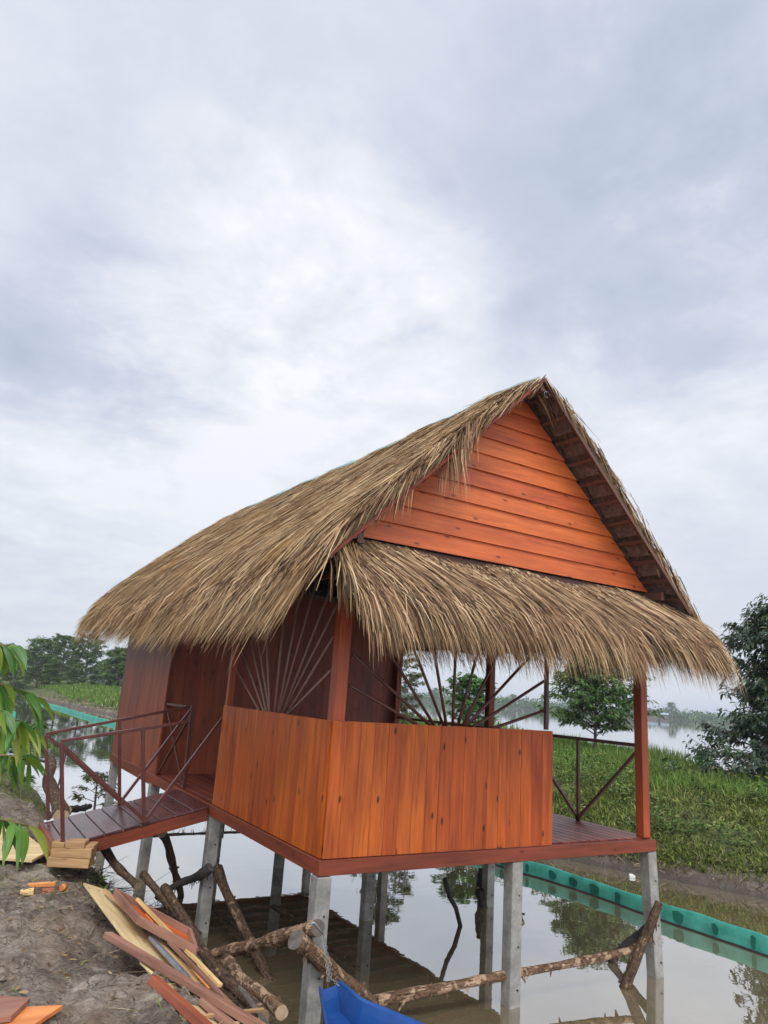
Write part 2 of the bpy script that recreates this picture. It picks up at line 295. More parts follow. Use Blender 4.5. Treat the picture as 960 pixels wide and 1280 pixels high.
# ------------------------------------------------------------------ mesh helpers
def setp(o, label=None, cat=None, group=None, kind=None):
    for k, v in (('label', label), ('category', cat), ('group', group), ('kind', kind)):
        if v: o[k] = v
    return o
def thing(name, label, cat, loc=(0, 0, 0), group=None):
    o = bpy.data.objects.new(name, None); COL.objects.link(o); o.location = loc; o.empty_display_size = .1
    return setp(o, label, cat, group)
def origin(o):
    v = Vector((0, 0, 0))
    while o is not None: v += o.location; o = o.parent
    return v
def link(name, me, mats, parent):
    o = bpy.data.objects.new(name, me); COL.objects.link(o); o.parent = parent
    for m in (mats if isinstance(mats, (list, tuple)) else [mats]): me.materials.append(M[m])
    return o
class MB:
    def __init__(s): s.v = []; s.f = []; s.uv = []; s.mi = []; s.sm = []
    def poly(s, pts, uvs, mi=0, smooth=False):
        b = len(s.v); s.v += [tuple(p) for p in pts]; s.f.append(list(range(b, b + len(pts)))); s.uv += list(uvs); s.mi.append(mi); s.sm.append(smooth)
    def bar(s, a, b, w, h, up=(0, 0, 1), mi=0, jit=0.0):
        """beam from a to b; w across, h along up; shared verts so that one bar is one island"""
        a = Vector(a); b = Vector(b); d = (b - a); L = d.length; d.normalize(); up = Vector(up)
        x = d.cross(up)
        if x.length < 1e-4: x = d.cross(Vector((1, 0, 0)))
        x.normalize(); z = x.cross(d).normalized()
        k = len(s.v)
        for p in (a, b):
            for sx, sz in ((-1, -1), (1, -1), (1, 1), (-1, 1)):
                q = p + x * sx * w / 2 + z * sz * h / 2
                if jit: q = q + Vector((random.gauss(0, jit), random.gauss(0, jit), random.gauss(0, jit)))
                s.v.append(tuple(q))
        wd = (w, h, w, h); off = 0
        for i in range(4):
            j = (i + 1) % 4
            s.f.append([k + 4 + i, k + 4 + j, k + j, k + i]); s.uv += [(L, off), (L, off + wd[i]), (0, off + wd[i]), (0, off)]; off += wd[i]
        s.f.append([k, k + 1, k + 2, k + 3]); s.uv += [(0, 0), (.02, w), (.04, w), (.06, 0)]
        s.f.append([k + 7, k + 6, k + 5, k + 4]); s.uv += [(0, 0), (.02, w), (.04, w), (.06, 0)]
        s.mi += [mi] * 6; s.sm += [False] * 6
        return s
    def prism(s, pts, n, depth, mi=0, axis=(1, 0, 0)):
        """flat outline pts (in order) pushed by n*depth; uv along axis"""
        n = Vector(n).normalized(); ax = Vector(axis); ay = n.cross(ax).normalized(); k = len(s.v); m = len(pts)
        P = [Vector(p) for p in pts]; Q = [p + n * depth for p in P]
        s.v += [tuple(p) for p in P + Q]
        uv = [(p.dot(ax), p.dot(ay)) for p in P]
        s.f.append([k + i for i in range(m)]); s.uv += uv
        s.f.append([k + m + i for i in reversed(range(m))]); s.uv += list(reversed(uv))
        for i in range(m):
            j = (i + 1) % m; s.f.append([k + j, k + i, k + m + i, k + m + j]); s.uv += [uv[j], uv[i], (uv[i][0], uv[i][1] + depth), (uv[j][0], uv[j][1] + depth)]
        s.mi += [mi] * (m + 2); s.sm += [False] * (m + 2)
    def tube(s, pts, rad, seg=10, mi=0, cap=0, rough=0.0, closed=False):
        pts = [Vector(p) for p in pts]; n = len(pts); k = len(s.v); ref = Vector((0.123, .31, .94)); dist = 0; us = []
        for i, p in enumerate(pts):
            t = (pts[(i + 1) % n] - pts[i - 1]) if closed else (pts[min(i + 1, n - 1)] - pts[max(i - 1, 0)])
            t.normalize(); x = t.cross(ref)
            if x.length < .05: x = t.cross(Vector((1, 0, 0)))
            x.normalize(); y = t.cross(x)
            if i: dist += (pts[i] - pts[i - 1]).length
            us.append(dist); r = rad[i] if isinstance(rad, (list, tuple)) else rad
            for j in range(seg):
                a = 2 * math.pi * j / seg; rr = r * (1 + random.uniform(-rough, rough))
                s.v.append(tuple(p + x * math.cos(a) * rr + y * math.sin(a) * rr))
        R0 = 2 * math.pi * (rad[0] if isinstance(rad, (list, tuple)) else rad)
        for i in range(n if closed else n - 1):
            i2 = (i + 1) % n
            for j in range(seg):
                j2 = (j + 1) % seg
                s.f.append([k + i * seg + j, k + i * seg + j2, k + i2 * seg + j2, k + i2 * seg + j])
                u2 = us[i2] if i2 else us[i] + .02
                s.uv += [(us[i], j / seg * R0), (us[i], (j + 1) / seg * R0), (u2, (j + 1) / seg * R0), (u2, j / seg * R0)]
                s.mi.append(mi); s.sm.append(True)
        if not closed:
            for e, idx in ((0, list(reversed(range(seg)))), (n - 1, list(range(seg)))):
                s.f.append([k + e * seg + j for j in idx]); s.uv += [(math.cos(j) * .03, math.sin(j) * .03) for j in idx]; s.mi.append(cap); s.sm.append(False)
        return s
    def build(s, name, mats, parent=None, bevel=0):
        o3 = origin(parent) if parent else Vector((0, 0, 0))
        me = bpy.data.meshes.new(name); me.from_pydata([(x - o3.x, y - o3.y, z - o3.z) for x, y, z in s.v], [], s.f)
        uvl = me.uv_layers.new(name='UVMap'); uvl.data.foreach_set('uv', np.array(s.uv, dtype=np.float32).ravel())
        me.polygons.foreach_set('material_index', s.mi); me.polygons.foreach_set('use_smooth', s.sm); me.update()
        o = link(name, me, mats, parent)
        if bevel:
            b = o.modifiers.new('bevel', 'BEVEL'); b.width = bevel; b.segments = 1; b.limit_method = 'ANGLE'
        return o
def ribbons(name, mats, rows, widths, side, parent=None, smooth=False, uv=False, fold=0.0):
    """rows (n,k,3) centre lines, widths (k,) or (n,k), side (n,3): one strip per row, as ONE mesh"""
    rows = np.asarray(rows, np.float32); n, k, _ = rows.shape
    widths = np.broadcast_to(np.asarray(widths, np.float32), (n, k)); side = np.asarray(side, np.float32)
    side = side / (np.linalg.norm(side, axis=1, keepdims=True) + 1e-9)
    o3 = np.array(origin(parent) if parent else (0, 0, 0), np.float32)
    off = side[:, None, :] * widths[:, :, None] * .5
    if fold:
        tan = rows[:, -1] - rows[:, 0]; nrm = np.cross(tan, side); nrm /= np.linalg.norm(nrm, axis=1, keepdims=True) + 1e-9
        lift = nrm[:, None, :] * widths[:, :, None] * fold
        V = np.stack([rows - off + lift, rows, rows + off + lift], axis=2) - o3; c = 3
    else:
        V = np.stack([rows - off, rows + off], axis=2) - o3; c = 2
    base = (np.arange(n) * k * c)[:, None, None]; i = np.arange(k - 1)[None, :, None] * c; j = np.arange(c - 1)[None, None, :]
    a = base + i + j; F = np.stack([a, a + 1, a + c + 1, a + c], axis=-1).reshape(-1, 4)
    me = bpy.data.meshes.new(name); me.vertices.add(n * k * c); me.vertices.foreach_set('co', V.ravel())
    nf = len(F); me.loops.add(nf * 4); me.loops.foreach_set('vertex_index', F.ravel().astype(np.int32))
    me.polygons.add(nf); me.polygons.foreach_set('loop_start', np.arange(nf, dtype=np.int32) * 4)
    me.polygons.foreach_set('use_smooth', np.full(nf, smooth))
    if uv:
        uvl = me.uv_layers.new(name='UVMap'); vi = F.ravel(); kk = (vi // c) % k; cc = vi % c
        uvl.data.foreach_set('uv', np.stack([kk / (k - 1), (cc - (c - 1) / 2)], axis=1).astype(np.float32).ravel())
    me.update(calc_edges=True); me.validate()
    return link(name, me, mats, parent)
def unit(a): return a / (np.linalg.norm(a, axis=-1, keepdims=True) + 1e-9)

# value noise for the terrain
_tab = np.random.default_rng(3).random((256, 256))
def vnoise(x, y):
    xi = np.floor(x).astype(int); yi = np.floor(y).astype(int); fx = x - xi; fy = y - yi
    fx = fx * fx * (3 - 2 * fx); fy = fy * fy * (3 - 2 * fy); g = lambda a, b: _tab[a % 256, b % 256]
    return (g(xi, yi) * (1 - fx) + g(xi + 1, yi) * fx) * (1 - fy) + (g(xi, yi + 1) * (1 - fx) + g(xi + 1, yi + 1) * fx) * fy - .5
def fbm(x, y, o=4):
    s = 0; a = 1
    for i in range(o): s = s + a * vnoise(x + 17 * i, y + 5 * i); x = x * 2.03; y = y * 2.03; a *= .5
    return s

WL = -1.12                                   # water level
def left_edge(y): return -.45 + .42 * np.clip(.2 - y, 0, 2.2) + .12 * vnoise(y * .9, y * 0 + 3.3)
def right_edge(y): return 6.05 - .10 * np.clip(y - 40, 0, 22) + .02 * np.clip(y - 4, 0, 60) + .46 * np.clip(4 - y, 0, 12) + .35 * vnoise(y * .45, y * 0 + 9.1)
def lake_edge(y): return 11.9 + .5 * np.clip(y - 4, -3, 9) + .4 * vnoise(y * .3, y * 0 + 5.1)
def lerp(x, xs, ys): return np.interp(x, xs, ys)
def height(x, y):
    x = np.asarray(x, float); y = np.asarray(y, float); x, y = np.broadcast_arrays(x, y)
    le = left_edge(y); re = right_edge(y); lk = lake_edge(y)
    zl = lerp(le - x, [-1.2, 0, .25, .6, .95, 1.6, 3], [-1.9, WL, -.88, -.62, -.47, -.43, -.38])
    zl = zl + np.where(x < le + .1, 1, 0) * (.10 * fbm(x * 1.9, y * 1.9) + .075 * (.5 - np.abs(fbm(x * 5, y * 6, 4)) * 2) * .8 - .03 + .03 * fbm(x * 17, y * 17, 2))
    # worn furrow across the bank and a scooped-out hole by the boards
    zl = zl - .15 * np.exp(-((y - .62 - .15 * np.sin(x * 3)) / .17) ** 2) * (x < -.8) * np.clip((le - x) * 2, 0, 1)
    zl = zl - .13 * np.exp(-(((x + 1.82) / .13) ** 2 + ((y + .12) / .12) ** 2))
    zr = lerp(x - re, [-1.5, 0, .10, .26, 1.1, 2.6, 4.2], [-1.9, WL, -1.0, -.82, -.50, -.22, -.04])
    zr = zr + np.clip((x - re) * 2, 0, 1) * (.20 * fbm(x * .8, y * .8) + .10 * fbm(x * 2.6, y * 2.6, 3))
    zlake = lerp(x - lk, [-.2, .5, 1.6], [9, WL, -2.6])
    zr = np.where(x > 9, np.minimum(zr, zlake), zr)
    z = np.where(x < 2.5, zl, zr)
    # canal head far up
    end = np.clip((y - 92) / 6, 0, 1); z = np.where(x < 9.5, np.maximum(z, lerp(end, [0, 1], [-5, -.1])), z)
    d = np.hypot(x + 2.4, y + 4.6)
    far = lerp(d, [395, 402, 420], [-5, WL, -.2]); z = np.where(x > 9.5, np.maximum(z, far), z)
    return z

def make_ground():
    xs = np.concatenate([-np.geomspace(3000, 4.6, 26), np.arange(-4.4, .7, .055), np.arange(.8, 5, .5), np.arange(5, 19, .2), np.geomspace(19.5, 3000, 34)])
    ys = np.concatenate([-np.geomspace(3000, 5.2, 20), np.arange(-5, 4.5, .06), np.arange(4.6, 26, .22), np.arange(26.5, 100, 1.0), np.geomspace(101, 3000, 26)])
    X, Y = np.meshgrid(xs, ys); Z = height(X, Y); nx, ny = len(xs), len(ys)
    V = np.stack([X, Y, Z], -1).reshape(-1, 3); i = np.arange(ny - 1)[:, None] * nx + np.arange(nx - 1)[None, :]
    F = np.stack([i, i + 1, i + nx + 1, i + nx], -1).reshape(-1, 4)
    me = bpy.data.meshes.new('ground'); me.from_pydata(V.tolist(), [], F.tolist()); me.polygons.foreach_set('use_smooth', [True] * len(F)); me.update()
    setp(link('ground', me, 'ground', None), kind='structure')
make_ground()
w = MB(); w.poly([(-3000, -3000, WL), (3000, -3000, WL), (3000, 3000, WL), (-3000, 3000, WL)], [(0, 0), (1, 0), (1, 1), (0, 1)])
setp(w.build('water', 'water'), kind='structure')
hv = NT('haze'); hv.t.links.new(hv.n('VolumePrincipled', {'Color': (.86, .93, 1, 1), 'Density': .0007, 'Anisotropy': .2}).outputs[0], hv.out.inputs['Volume']); M['haze'] = hv.m
hb = MB(); hb.bar((-3200, 0, 4.5), (3200, 0, 4.5), 6400, 19); setp(hb.build('haze', 'haze'), kind='stuff')

# ------------------------------------------------------------------ the hut
HUT = thing('stilt_hut', 'wooden stilt hut with straw thatched gable roof standing over the canal', 'hut', (1.7, 0, WL))
W, D1, D2, PX, PY = 3.36, 4.45, 6.9, 2.08, 2.27
# floor frame
f = MB()
for (a, b) in (((-.03, 0, -.052), (W + .03, 0, -.052)), ((0, .034, -.052), (0, D2, -.052)), ((W, .034, -.052), (W, D2, -.052)),
               ((.034, PY, -.075), (W - .034, PY, -.075)), ((.034, D1, -.075), (W - .034, D1, -.075)), ((.034, D2, -.052), (W - .034, D2, -.052)), ((1.74, .034, -.075), (1.74, PY - .03, -.075))):
    f.bar(a, b, .062, .098 if a[2] > -.06 else .06)
f.build('floor_beam', 'red', HUT, bevel=.004)
d = MB(); x = .04
while x < W - .05:
    d.bar((x + .055, .036, -.006), (x + .055, D2 - .03, -.006), .104, .026); x += .112
d.build('deck', 'deck', HUT, bevel=.003)
d = MB(); y = .14
while y < D2 - .1: d.bar((.036, y, -.0265), (W - .036, y, -.0265), .188, .012); y += .2
d.build('subfloor', 'subfloor', HUT)
y = .38
while y < D2 - .1:
    if abs(y - PY) > .08 and abs(y - D1) > .08: m = MB(); m.bar((.034, y, -.06), (W - .034, y, -.06), .045, .052); m.build('joist', 'purlin', HUT)
    y += .36
# concrete stilts
for (sx, sy, lean) in [(0.02, .02, 0), (1.74, .03, 0), (W - .02, .03, .07), (.03, PY, 0), (1.74, PY - .05, 0), (W - .03, PY - .05, 0), (.03, D1 + .05, 0), (1.74, D1, 0), (W - .03, D1, 0), (.03, D2 - .1, 0), (1.74, D2 - .1, 0), (W - .03, D2 - .1, 0)]:
    s = MB(); s.bar((sx, sy, -.106), (sx + lean * 1.7, sy + .01, -1.85),   .108, .108, up=(0, 1, 0), jit=.002)
    so = s.build('stilt', 'concrete', HUT, bevel=.006)
    if sy < 3:
        for q in (.25, .62, .92):
            h = MB(); zz = -.1 - q * .98; xx = sx + lean * (-.1 - zz); h.tube([(xx + .015, sy - .056, zz), (xx + .015, sy - .050, zz)], .008, 8); h.build('bolt_hole', 'hole', so)
# timber posts
def post(x, y, z0, z1, w=.085, m='post'): b = MB(); b.bar((x, y, z0), (x, y, z1), w, w, up=(0, 1, 0)); b.build('post', m, HUT, bevel=.004)
post(.052, .052, .0085, 2.32, .095); post(W - .048, .05, .0085, 2.2, .09); post(.045, PY + .02, .0085, 2.3, .06)
post(W - .045, PY, .0085, 2.2, .085, 'red'); post(W - .045, D1 - .09, .0085, 2.2, .085, 'red'); post(PX + .01, .045, .905, 2.2, .034, 'maroon')
# half-height walls of vertical boards
def boards(name, mat, a, b, z0, z1, wd, out, parent=HUT, thick=.022, top=None):
    m = MB(); a = Vector(a); b = Vector(b); L = (b - a).length; dr = (b - a).normalized(); n = max(1, round(L / wd)); ww = L / n
    for i in range(n):
        c = a + dr * ww * (i + .5); t1 = z1 if top is None else top(c)
        dz = random.uniform(-.002, .002); o2 = Vector(out) * random.uniform(-.001, .001)
        m.bar(c + o2 + Vector((0, 0, z0)), c + o2 + Vector((0, 0, t1 + dz)), ww - .0026, thick, up=out)
    return m.build(name, mat, parent)
boards('half_wall', 'panel', (-.004, -.006, 0), (PX + .03, -.006, 0), .004, .90, .115, (0, -1, 0))
boards('half_wall', 'panel', (-.006, .007, 0), (-.006, PY - .015, 0), .004, .90, .115, (-1, 0, 0))
for a, b, ww in (((.1, .03, .88), (PX - .01, .03, .88), .03), ((.03, .1, .88), (.03, PY - .02, .88), .03)):
    m = MB(); m.bar(a, b, ww, .035); m.build('panel_rail', 'red', HUT)
# sunburst screens of painted rods
FR = [(.14, 1.15, .75), (.14, 1.38, .87), (.26, 1.65, .91), (.68, 1.47, 1.0), (.87, 1.49, 1.03), (1.09, 1.51, 1.09), (1.32, 1.5, 1.14), (1.52, 1.48, 1.19), (1.92, 1.53, 1.22), (2.06, 1.31, 1.3), (2.06, 1.06, 1.51)]
LR = [(2.17, 1.24, 1.51), (2.22, 1.53, 1.40), (1.96, 1.6, 1.34), (1.82, 1.68, 1.27), (1.56, 1.67, 1.26), (1.16, 1.68, 1.15), (.9, 1.72, 1.07), (.57, 1.96, 1.05), (.31, 1.87, .98), (.18, 1.73, .97), (.19, 1.5, .89), (.19, 1.25, .87)]
def screen(R_, put, lim, rad, mat):
    fr = MB(); fr.bar(put(lim[0], 1.98), put(lim[1], 1.98), .03, .035); fr.build('screen_rail', 'maroon', HUT)
    for (u, z, ub) in R_:
        s = (u - ub) / (z - .9); u2, z2 = u, z
        if lim[0] + .1 < u < lim[1] - .1 or z > 1.6:     # the rod runs on to the top rail or to the side post
            z2 = 1.98; u2 = ub + s * (z2 - .9)
            if not lim[0] < u2 < lim[1]: u2 = min(max(u2, lim[0]), lim[1]); z2 = .9 + (u2 - ub) / s
        m = MB(); m.tube([put(ub - s * .12, .78), put(u2, z2)], rad, 8); m.build('spoke', mat, HUT)
screen(FR, lambda u, z: (u, .045, z), (.09, 2.065), .0125, 'maroon')
screen(LR, lambda u, z: (.045, u, z), (.09, 2.25), .0085, 'spoke')
# room at the back
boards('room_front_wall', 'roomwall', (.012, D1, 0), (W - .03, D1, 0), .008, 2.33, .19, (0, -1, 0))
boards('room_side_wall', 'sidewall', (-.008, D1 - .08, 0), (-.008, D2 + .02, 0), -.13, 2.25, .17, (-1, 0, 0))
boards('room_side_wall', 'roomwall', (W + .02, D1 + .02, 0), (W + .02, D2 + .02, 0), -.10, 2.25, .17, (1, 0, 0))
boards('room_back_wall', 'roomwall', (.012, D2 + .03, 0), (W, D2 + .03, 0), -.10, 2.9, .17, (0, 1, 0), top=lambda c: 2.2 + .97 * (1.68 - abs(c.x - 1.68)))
# side rail of the open right-hand side
r = MB(); r.bar((W - .03, .1, .80), (W - .03, PY - .04, .80), .032, .032); r.bar((W - .03, PY + .05, .80), (W - .03, D1 - .14, .80), .032, .032); rl = r.build('railing', 'maroon', HUT)
for a, b in (((.86, .01), (.86, .785)), ((.88, .012), (.12, .74)), ((.84, .012), (1.62, .74)), ((3.3, .01), (3.3, .785)), ((3.28, .012), (2.4, .74)), ((3.32, .012), (4.2, .74))):
    m = MB(); m.bar((W - .03, a[0], a[1]), (W - .03, b[0], b[1]), .026, .026); m.build('brace', 'maroon', rl)
# ---- roof. gable plane at y=0, slope .97, thatch 0.16 thick
S = .97; OH = .30; XM = W / 2; ZR = 2.25 + S * XM; YB = 8.05
# gable cladding: lapped horizontal boards
g = MB(); z = 2.25; hgt = (ZR - .06 - z) / 10
for i in range(10):
    z0 = 2.25 + i * hgt; z1 = z0 + hgt + .012
    x0 = (z0 - 2.25) / S; x1 = (z1 - 2.25) / S; bot = -.034; tp = -.012
    x0a, x1a = x0, min(x1, XM - .01)
    P = [(x0a + .004, bot, z0), (W - x0a - .004, bot, z0), (W - x1a, tp, z1), (x1a, tp, z1)]
    k = len(g.v); Q = [(px, py + .018, pz) for px, py, pz in P]; g.v += P + Q
    fs = [(0, 1, 2, 3), (7, 6, 5, 4), (1, 0, 4, 5), (2, 1, 5, 6), (3, 2, 6, 7), (0, 3, 7, 4)]
    for q in fs: g.f.append([k + a for a in q]); g.uv += [((P + Q)[a][0], (P + Q)[a][2] + (P + Q)[a][1] * .8) for a in q]; g.mi.append(0); g.sm.append(False)
g.build('gable_cladding', 'gable', HUT)
for q in (((-.05, .03, 2.205), (W + .05, .03, 2.205), .045, .075), ((-.02, D1, 2.37), (W, D1, 2.37), .05, .06)): m = MB(); m.bar(*q); m.build('tie_beam', 'purlin', HUT)
for sx in (0.0, W): m = MB(); m.bar((sx, -.2, 2.20), (sx, YB - .2, 2.20), .05, .08); m.build('roof_plate', 'purlin', HUT)
m = MB(); m.bar((XM, -OH, ZR - .03), (XM, YB - .1, ZR - .03), .05, .07); m.build('ridge_beam', 'purlin', HUT)
def elift(y): return .24 * np.clip((y - 2.5) / 5.5, 0, 1) ** 1.3      # the eave climbs a little towards the back
def slope_pt(side, dist, y, lift=0.0):
    """side -1 left, +1 right; dist metres down the slope from the ridge on the thatch underside"""
    c = 1 / math.hypot(1, S); sn = S * c
    return Vector((XM + side * (dist * c + lift * sn), y, ZR - dist * sn + lift * c + elift(y) * dist / 2.86))
LS = 2.86                                              # slope length
for side in (-1, 1):
    m = MB()
    for y in (.06, 1.15, PY, 3.35, D1, 5.7, D2, YB - .05):
        m = MB(); m.bar(slope_pt(side, .03, y, -.02), slope_pt(side, LS - .05, y, -.02), .04, .05, up=(0, 1, 0)); m.build('rafter', 'purlin', HUT)
    dd = .12; nrm = (slope_pt(side, 1, 0, 1) - slope_pt(side, 1, 0, 0))
    while dd < LS:
        m = MB(); m.bar(slope_pt(side, dd, -OH - .01, .012), slope_pt(side, dd, YB, .012), .03, .014, up=nrm); m.build('batten', 'purlin', HUT); dd += .235
    m = MB(); m.bar(slope_pt(side, -.02, -OH - .025, .018 if side > 0 else .03), slope_pt(side, LS - (.22 if side > 0 else .12), -OH - .025, .018 if side > 0 else .03), .016, .032 if side > 0 else .022, up=nrm); m.build('rake_board', 'purlin' if side > 0 else 'red', HUT)
    # underside: overlapping bundles, each course stepping down
    m = MB(); dd = 0
    while dd < LS - .05:
        e = min(dd + .28, LS - .03)
        ys = np.linspace(-OH, YB, 34)
        for i in range(33):
            a0 = random.uniform(.018, .03); a1 = random.uniform(.0, .012)
            q = [slope_pt(side, dd, ys[i], .055), slope_pt(side, dd, ys[i + 1], .055), slope_pt(side, e, ys[i + 1], a0), slope_pt(side, e, ys[i], a1)]
            m.poly(q, [(0, 0), (1, 0), (1, 1), (0, 1)])
            m.poly([q[3], q[2], slope_pt(side, e, ys[i + 1], .055), slope_pt(side, e, ys[i], .055)], [(0, 0), (1, 0), (1, 1), (0, 1)])
        dd += .235
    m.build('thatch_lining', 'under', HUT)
def sag(d): return np.where(d > LS * .8, -.35 * (d - LS * .8) ** 2 / (LS * .2), 0)
def rise(y): return -.02 + .14 * np.clip((y - 1.5) / 5.5, 0, 1) ** 1.2
def top_pt(side, d, y, lift):
    """vectorised point on the thatch top"""
    c = 1 / math.hypot(1, S); sn = S * c; th = .10 + lift + .05 * np.clip(d / .3, 0, 1)
    up = rise(y) * np.clip(1 - d / LS, 0, 1)
    und = np.clip((d - .15) / .6, 0, 1) * .035 * np.sin(y * 2.3 + side) * np.sin(d * 1.9 + 1) + .02 * np.sin(y * 6.1 + d * 3)
    x = XM + side * (d * c + th * sn * np.clip(d / .2, 0, 1)); z = ZR - d * sn + (th + und) * (c + .35 * np.clip(1 - d / .2, 0, 1)) + up + sag(d) + elift(y) * d / LS
    return np.stack([x, y, z], -1)
def base_sheet(side, name):
    m = MB(); ds = np.linspace(0, LS + .02, 22); ys = np.linspace(-OH - .01, YB, 60)
    D, Y = np.meshgrid(ds, ys); P = top_pt(side, D, Y, -.035)
    k = len(ds); m.v = [tuple(p) for p in P.reshape(-1, 3)]
    for i in range(len(ys) - 1):
        for j in range(k - 1):
            a = i * k + j; m.f.append([a, a + 1, a + k + 1, a + k] if side < 0 else [a, a + k, a + k + 1, a + 1]); m.uv += [(0, 0)] * 4; m.mi.append(0); m.sm.append(True)
    # front and eave edge faces
    def edge(pts_top, pts_bot):
        for i in range(len(pts_top) - 1): m.poly([pts_top[i], pts_top[i + 1], pts_bot[i + 1], pts_bot[i]], [(0, 0)] * 4)
    edge([tuple(P[0, j]) for j in range(k)], [tuple(slope_pt(side, min(ds[j], LS - .02), -OH, .03)) for j in range(k)])
    edge([tuple(P[-1, j]) for j in range(k)], [tuple(slope_pt(side, min(ds[j], LS - .02), YB, .03)) for j in range(k)])
    edge([tuple(P[i, -1]) for i in range(len(ys))], [tuple(slope_pt(side, LS - .03, ys[i], .03)) for i in range(len(ys))])
    return m.build(name, 'strawbase', HUT)
def straw_field(side, n, name, mat, parent):
    d = rng.random(n) * (LS - .05); 
    y = rng.uniform(-OH - .02, YB, n)
    L = rng.uniform(.28, .6, n); lift0 = rng.uniform(-.03, .015, n); lift1 = lift0 + rng.uniform(.0, .05, n) ** 1.0 * rng.choice([.35, 1], n, p=[.75, .25])
    clump = .22 * np.sin(y * 5.3 + 2 * np.sin(d * 3.1)) * np.sin(d * 4 + y) 
    dy = L * (.10 + clump * .2 + rng.normal(0, .12, n) + (rng.random(n) < .06) * rng.normal(0, .35, n))
    d1 = d + L * .5; d2 = d + L
    over = np.clip(d2 - LS, 0, None)
    P0 = top_pt(side, d, y, lift0)
    def cl(dd): return np.minimum(dd, LS + .04)
    P1 = top_pt(side, cl(d1), y + dy * .5, (lift0 + lift1) * .5); P1[:, 2] -= np.clip(d1 - LS - .04, 0, None) * .8; P1[:, 0] += side * np.clip(d1 - LS - .04, 0, None) * .4
    P2 = top_pt(side, cl(d2), y + dy, lift1); e = np.clip(d2 - LS - .04, 0, None)
    P2[:, 2] -= e * .8; P2[:, 0] += side * e * .40; P2[:, 1] += rng.normal(0, .08, n) * e
    rows = np.stack([P0, P1, P2], 1)
    tang = unit(P2 - P0); nn = np.array([side * S, 0, 1]) / math.hypot(1, S); sidev = np.cross(tang, nn + rng.normal(0, .35, (n, 3)))
    wd = rng.uniform(.0045, .010, n)[:, None] * np.array([[1, 1, .25]])
    return ribbons(name, mat, rows, wd, sidev, parent)
def eave_fringe(side, n, parent, ymin, ymax, mat, long=.31):
    y = rng.uniform(ymin, ymax, n); d = LS - rng.uniform(.05, .35, n)
    P0 = top_pt(side, d, y, rng.uniform(-.10, .0, n))
    cl = .5 + .5 * np.sin(y * 9 + 1.7 * np.sin(y * 3.3)); L = rng.uniform(.25, 1, n) * long * (.65 + .5 * cl) + (LS - d)
    v = np.stack([side * rng.uniform(.45, .75, n), rng.normal(.10, .13, n), -rng.uniform(.65, .95, n)], -1); v = unit(v)
    P1 = P0 + v * L[:, None] * .5; v2 = unit(v + np.array([-side * .22, 0, -.42])); P2 = P1 + v2 * L[:, None] * .5
    return np.stack([P0, P1, P2], 1), np.cross(v, rng.normal(0, 1, (n, 3)) + np.array([side, 0, .6])), rng.uniform(.005, .012, n)[:, None] * np.array([[1, 1, .15]])
for side, n in ((-1, 74000), (1, 15000)):
    b = base_sheet(side, 'thatch_slope'); straw_field(side, n, 'straw', 'straw', b)
    R1, S1, W1 = eave_fringe(side, 9000 if side < 0 else 3500, b, -OH + .12, YB, 'straw', .31 if side < 0 else .16); ribbons('eave_fringe', 'straw2', R1, W1, S1, b)
    R1, S1, W1 = eave_fringe(side, 1100, b, -OH + .1, YB, 'straw', .60 if side < 0 else .3); R1[:, 1:] += rng.normal(0, .02, (len(R1), 2, 3)); ribbons('eave_fringe', 'straw', R1, W1 * .8, S1, b)
    # ragged rake: straws spilling over the front edge
    n2 = 1900 if side < 0 else 1300; d = rng.uniform(.0, LS - .1, n2); y = rng.uniform(-OH - .05, -OH + .18, n2)
    P0 = top_pt(side, d, y, rng.uniform(-.06, .02, n2)); tuft = (np.sin(d * 7.5 + .6) > .1) * 1.0 * np.exp(-((d - 1.25) / .55) ** 2) + .12
    if side > 0: tuft = tuft * 0 + .1
    L = rng.uniform(.1, .5, n2) * (.5 + .85 * tuft)
    v = unit(np.stack([side * rng.uniform(.35, .75, n2) * (1 - .55 * tuft), -rng.uniform(.0, .28, n2) * tuft - .03, -rng.uniform(.55, .9, n2)], -1))
    P1 = P0 + v * L[:, None] * .5; v2 = unit(v + np.stack([-side * .25 * tuft, tuft * 0, -.35 * tuft], -1)); P2 = P1 + v2 * L[:, None] * .5
    ribbons('rake_fringe', 'straw2', np.stack([P0, P1, P2], 1), rng.uniform(.005, .011, n2)[:, None] * np.array([[1, 1, .2]]), np.cross(v, rng.normal(0, 1, (n2, 3)) + np.array([0, -1, .5])), b)
# back rake
n2 = 2500; d = rng.uniform(0, LS, n2); y = rng.uniform(YB - .25, YB, n2); P0 = top_pt(-1, d, y, rng.uniform(-.06, .02, n2)); L = rng.uniform(.1, .35, n2)
v = unit(np.stack([-rng.uniform(.5, .8, n2), rng.uniform(.0, .35, n2), -rng.uniform(.5, .8, n2)], -1)); P1 = P0 + v * L[:, None] * .5; P2 = P1 + unit(v + [0, 0, -.2]) * L[:, None] * .5
ribbons('rake_fringe', 'straw', np.stack([P0, P1, P2], 1), rng.uniform(.005, .011, n2)[:, None] * np.array([[1, 1, .2]]), np.cross(v, rng.normal(0, 1, (n2, 3))), HUT)
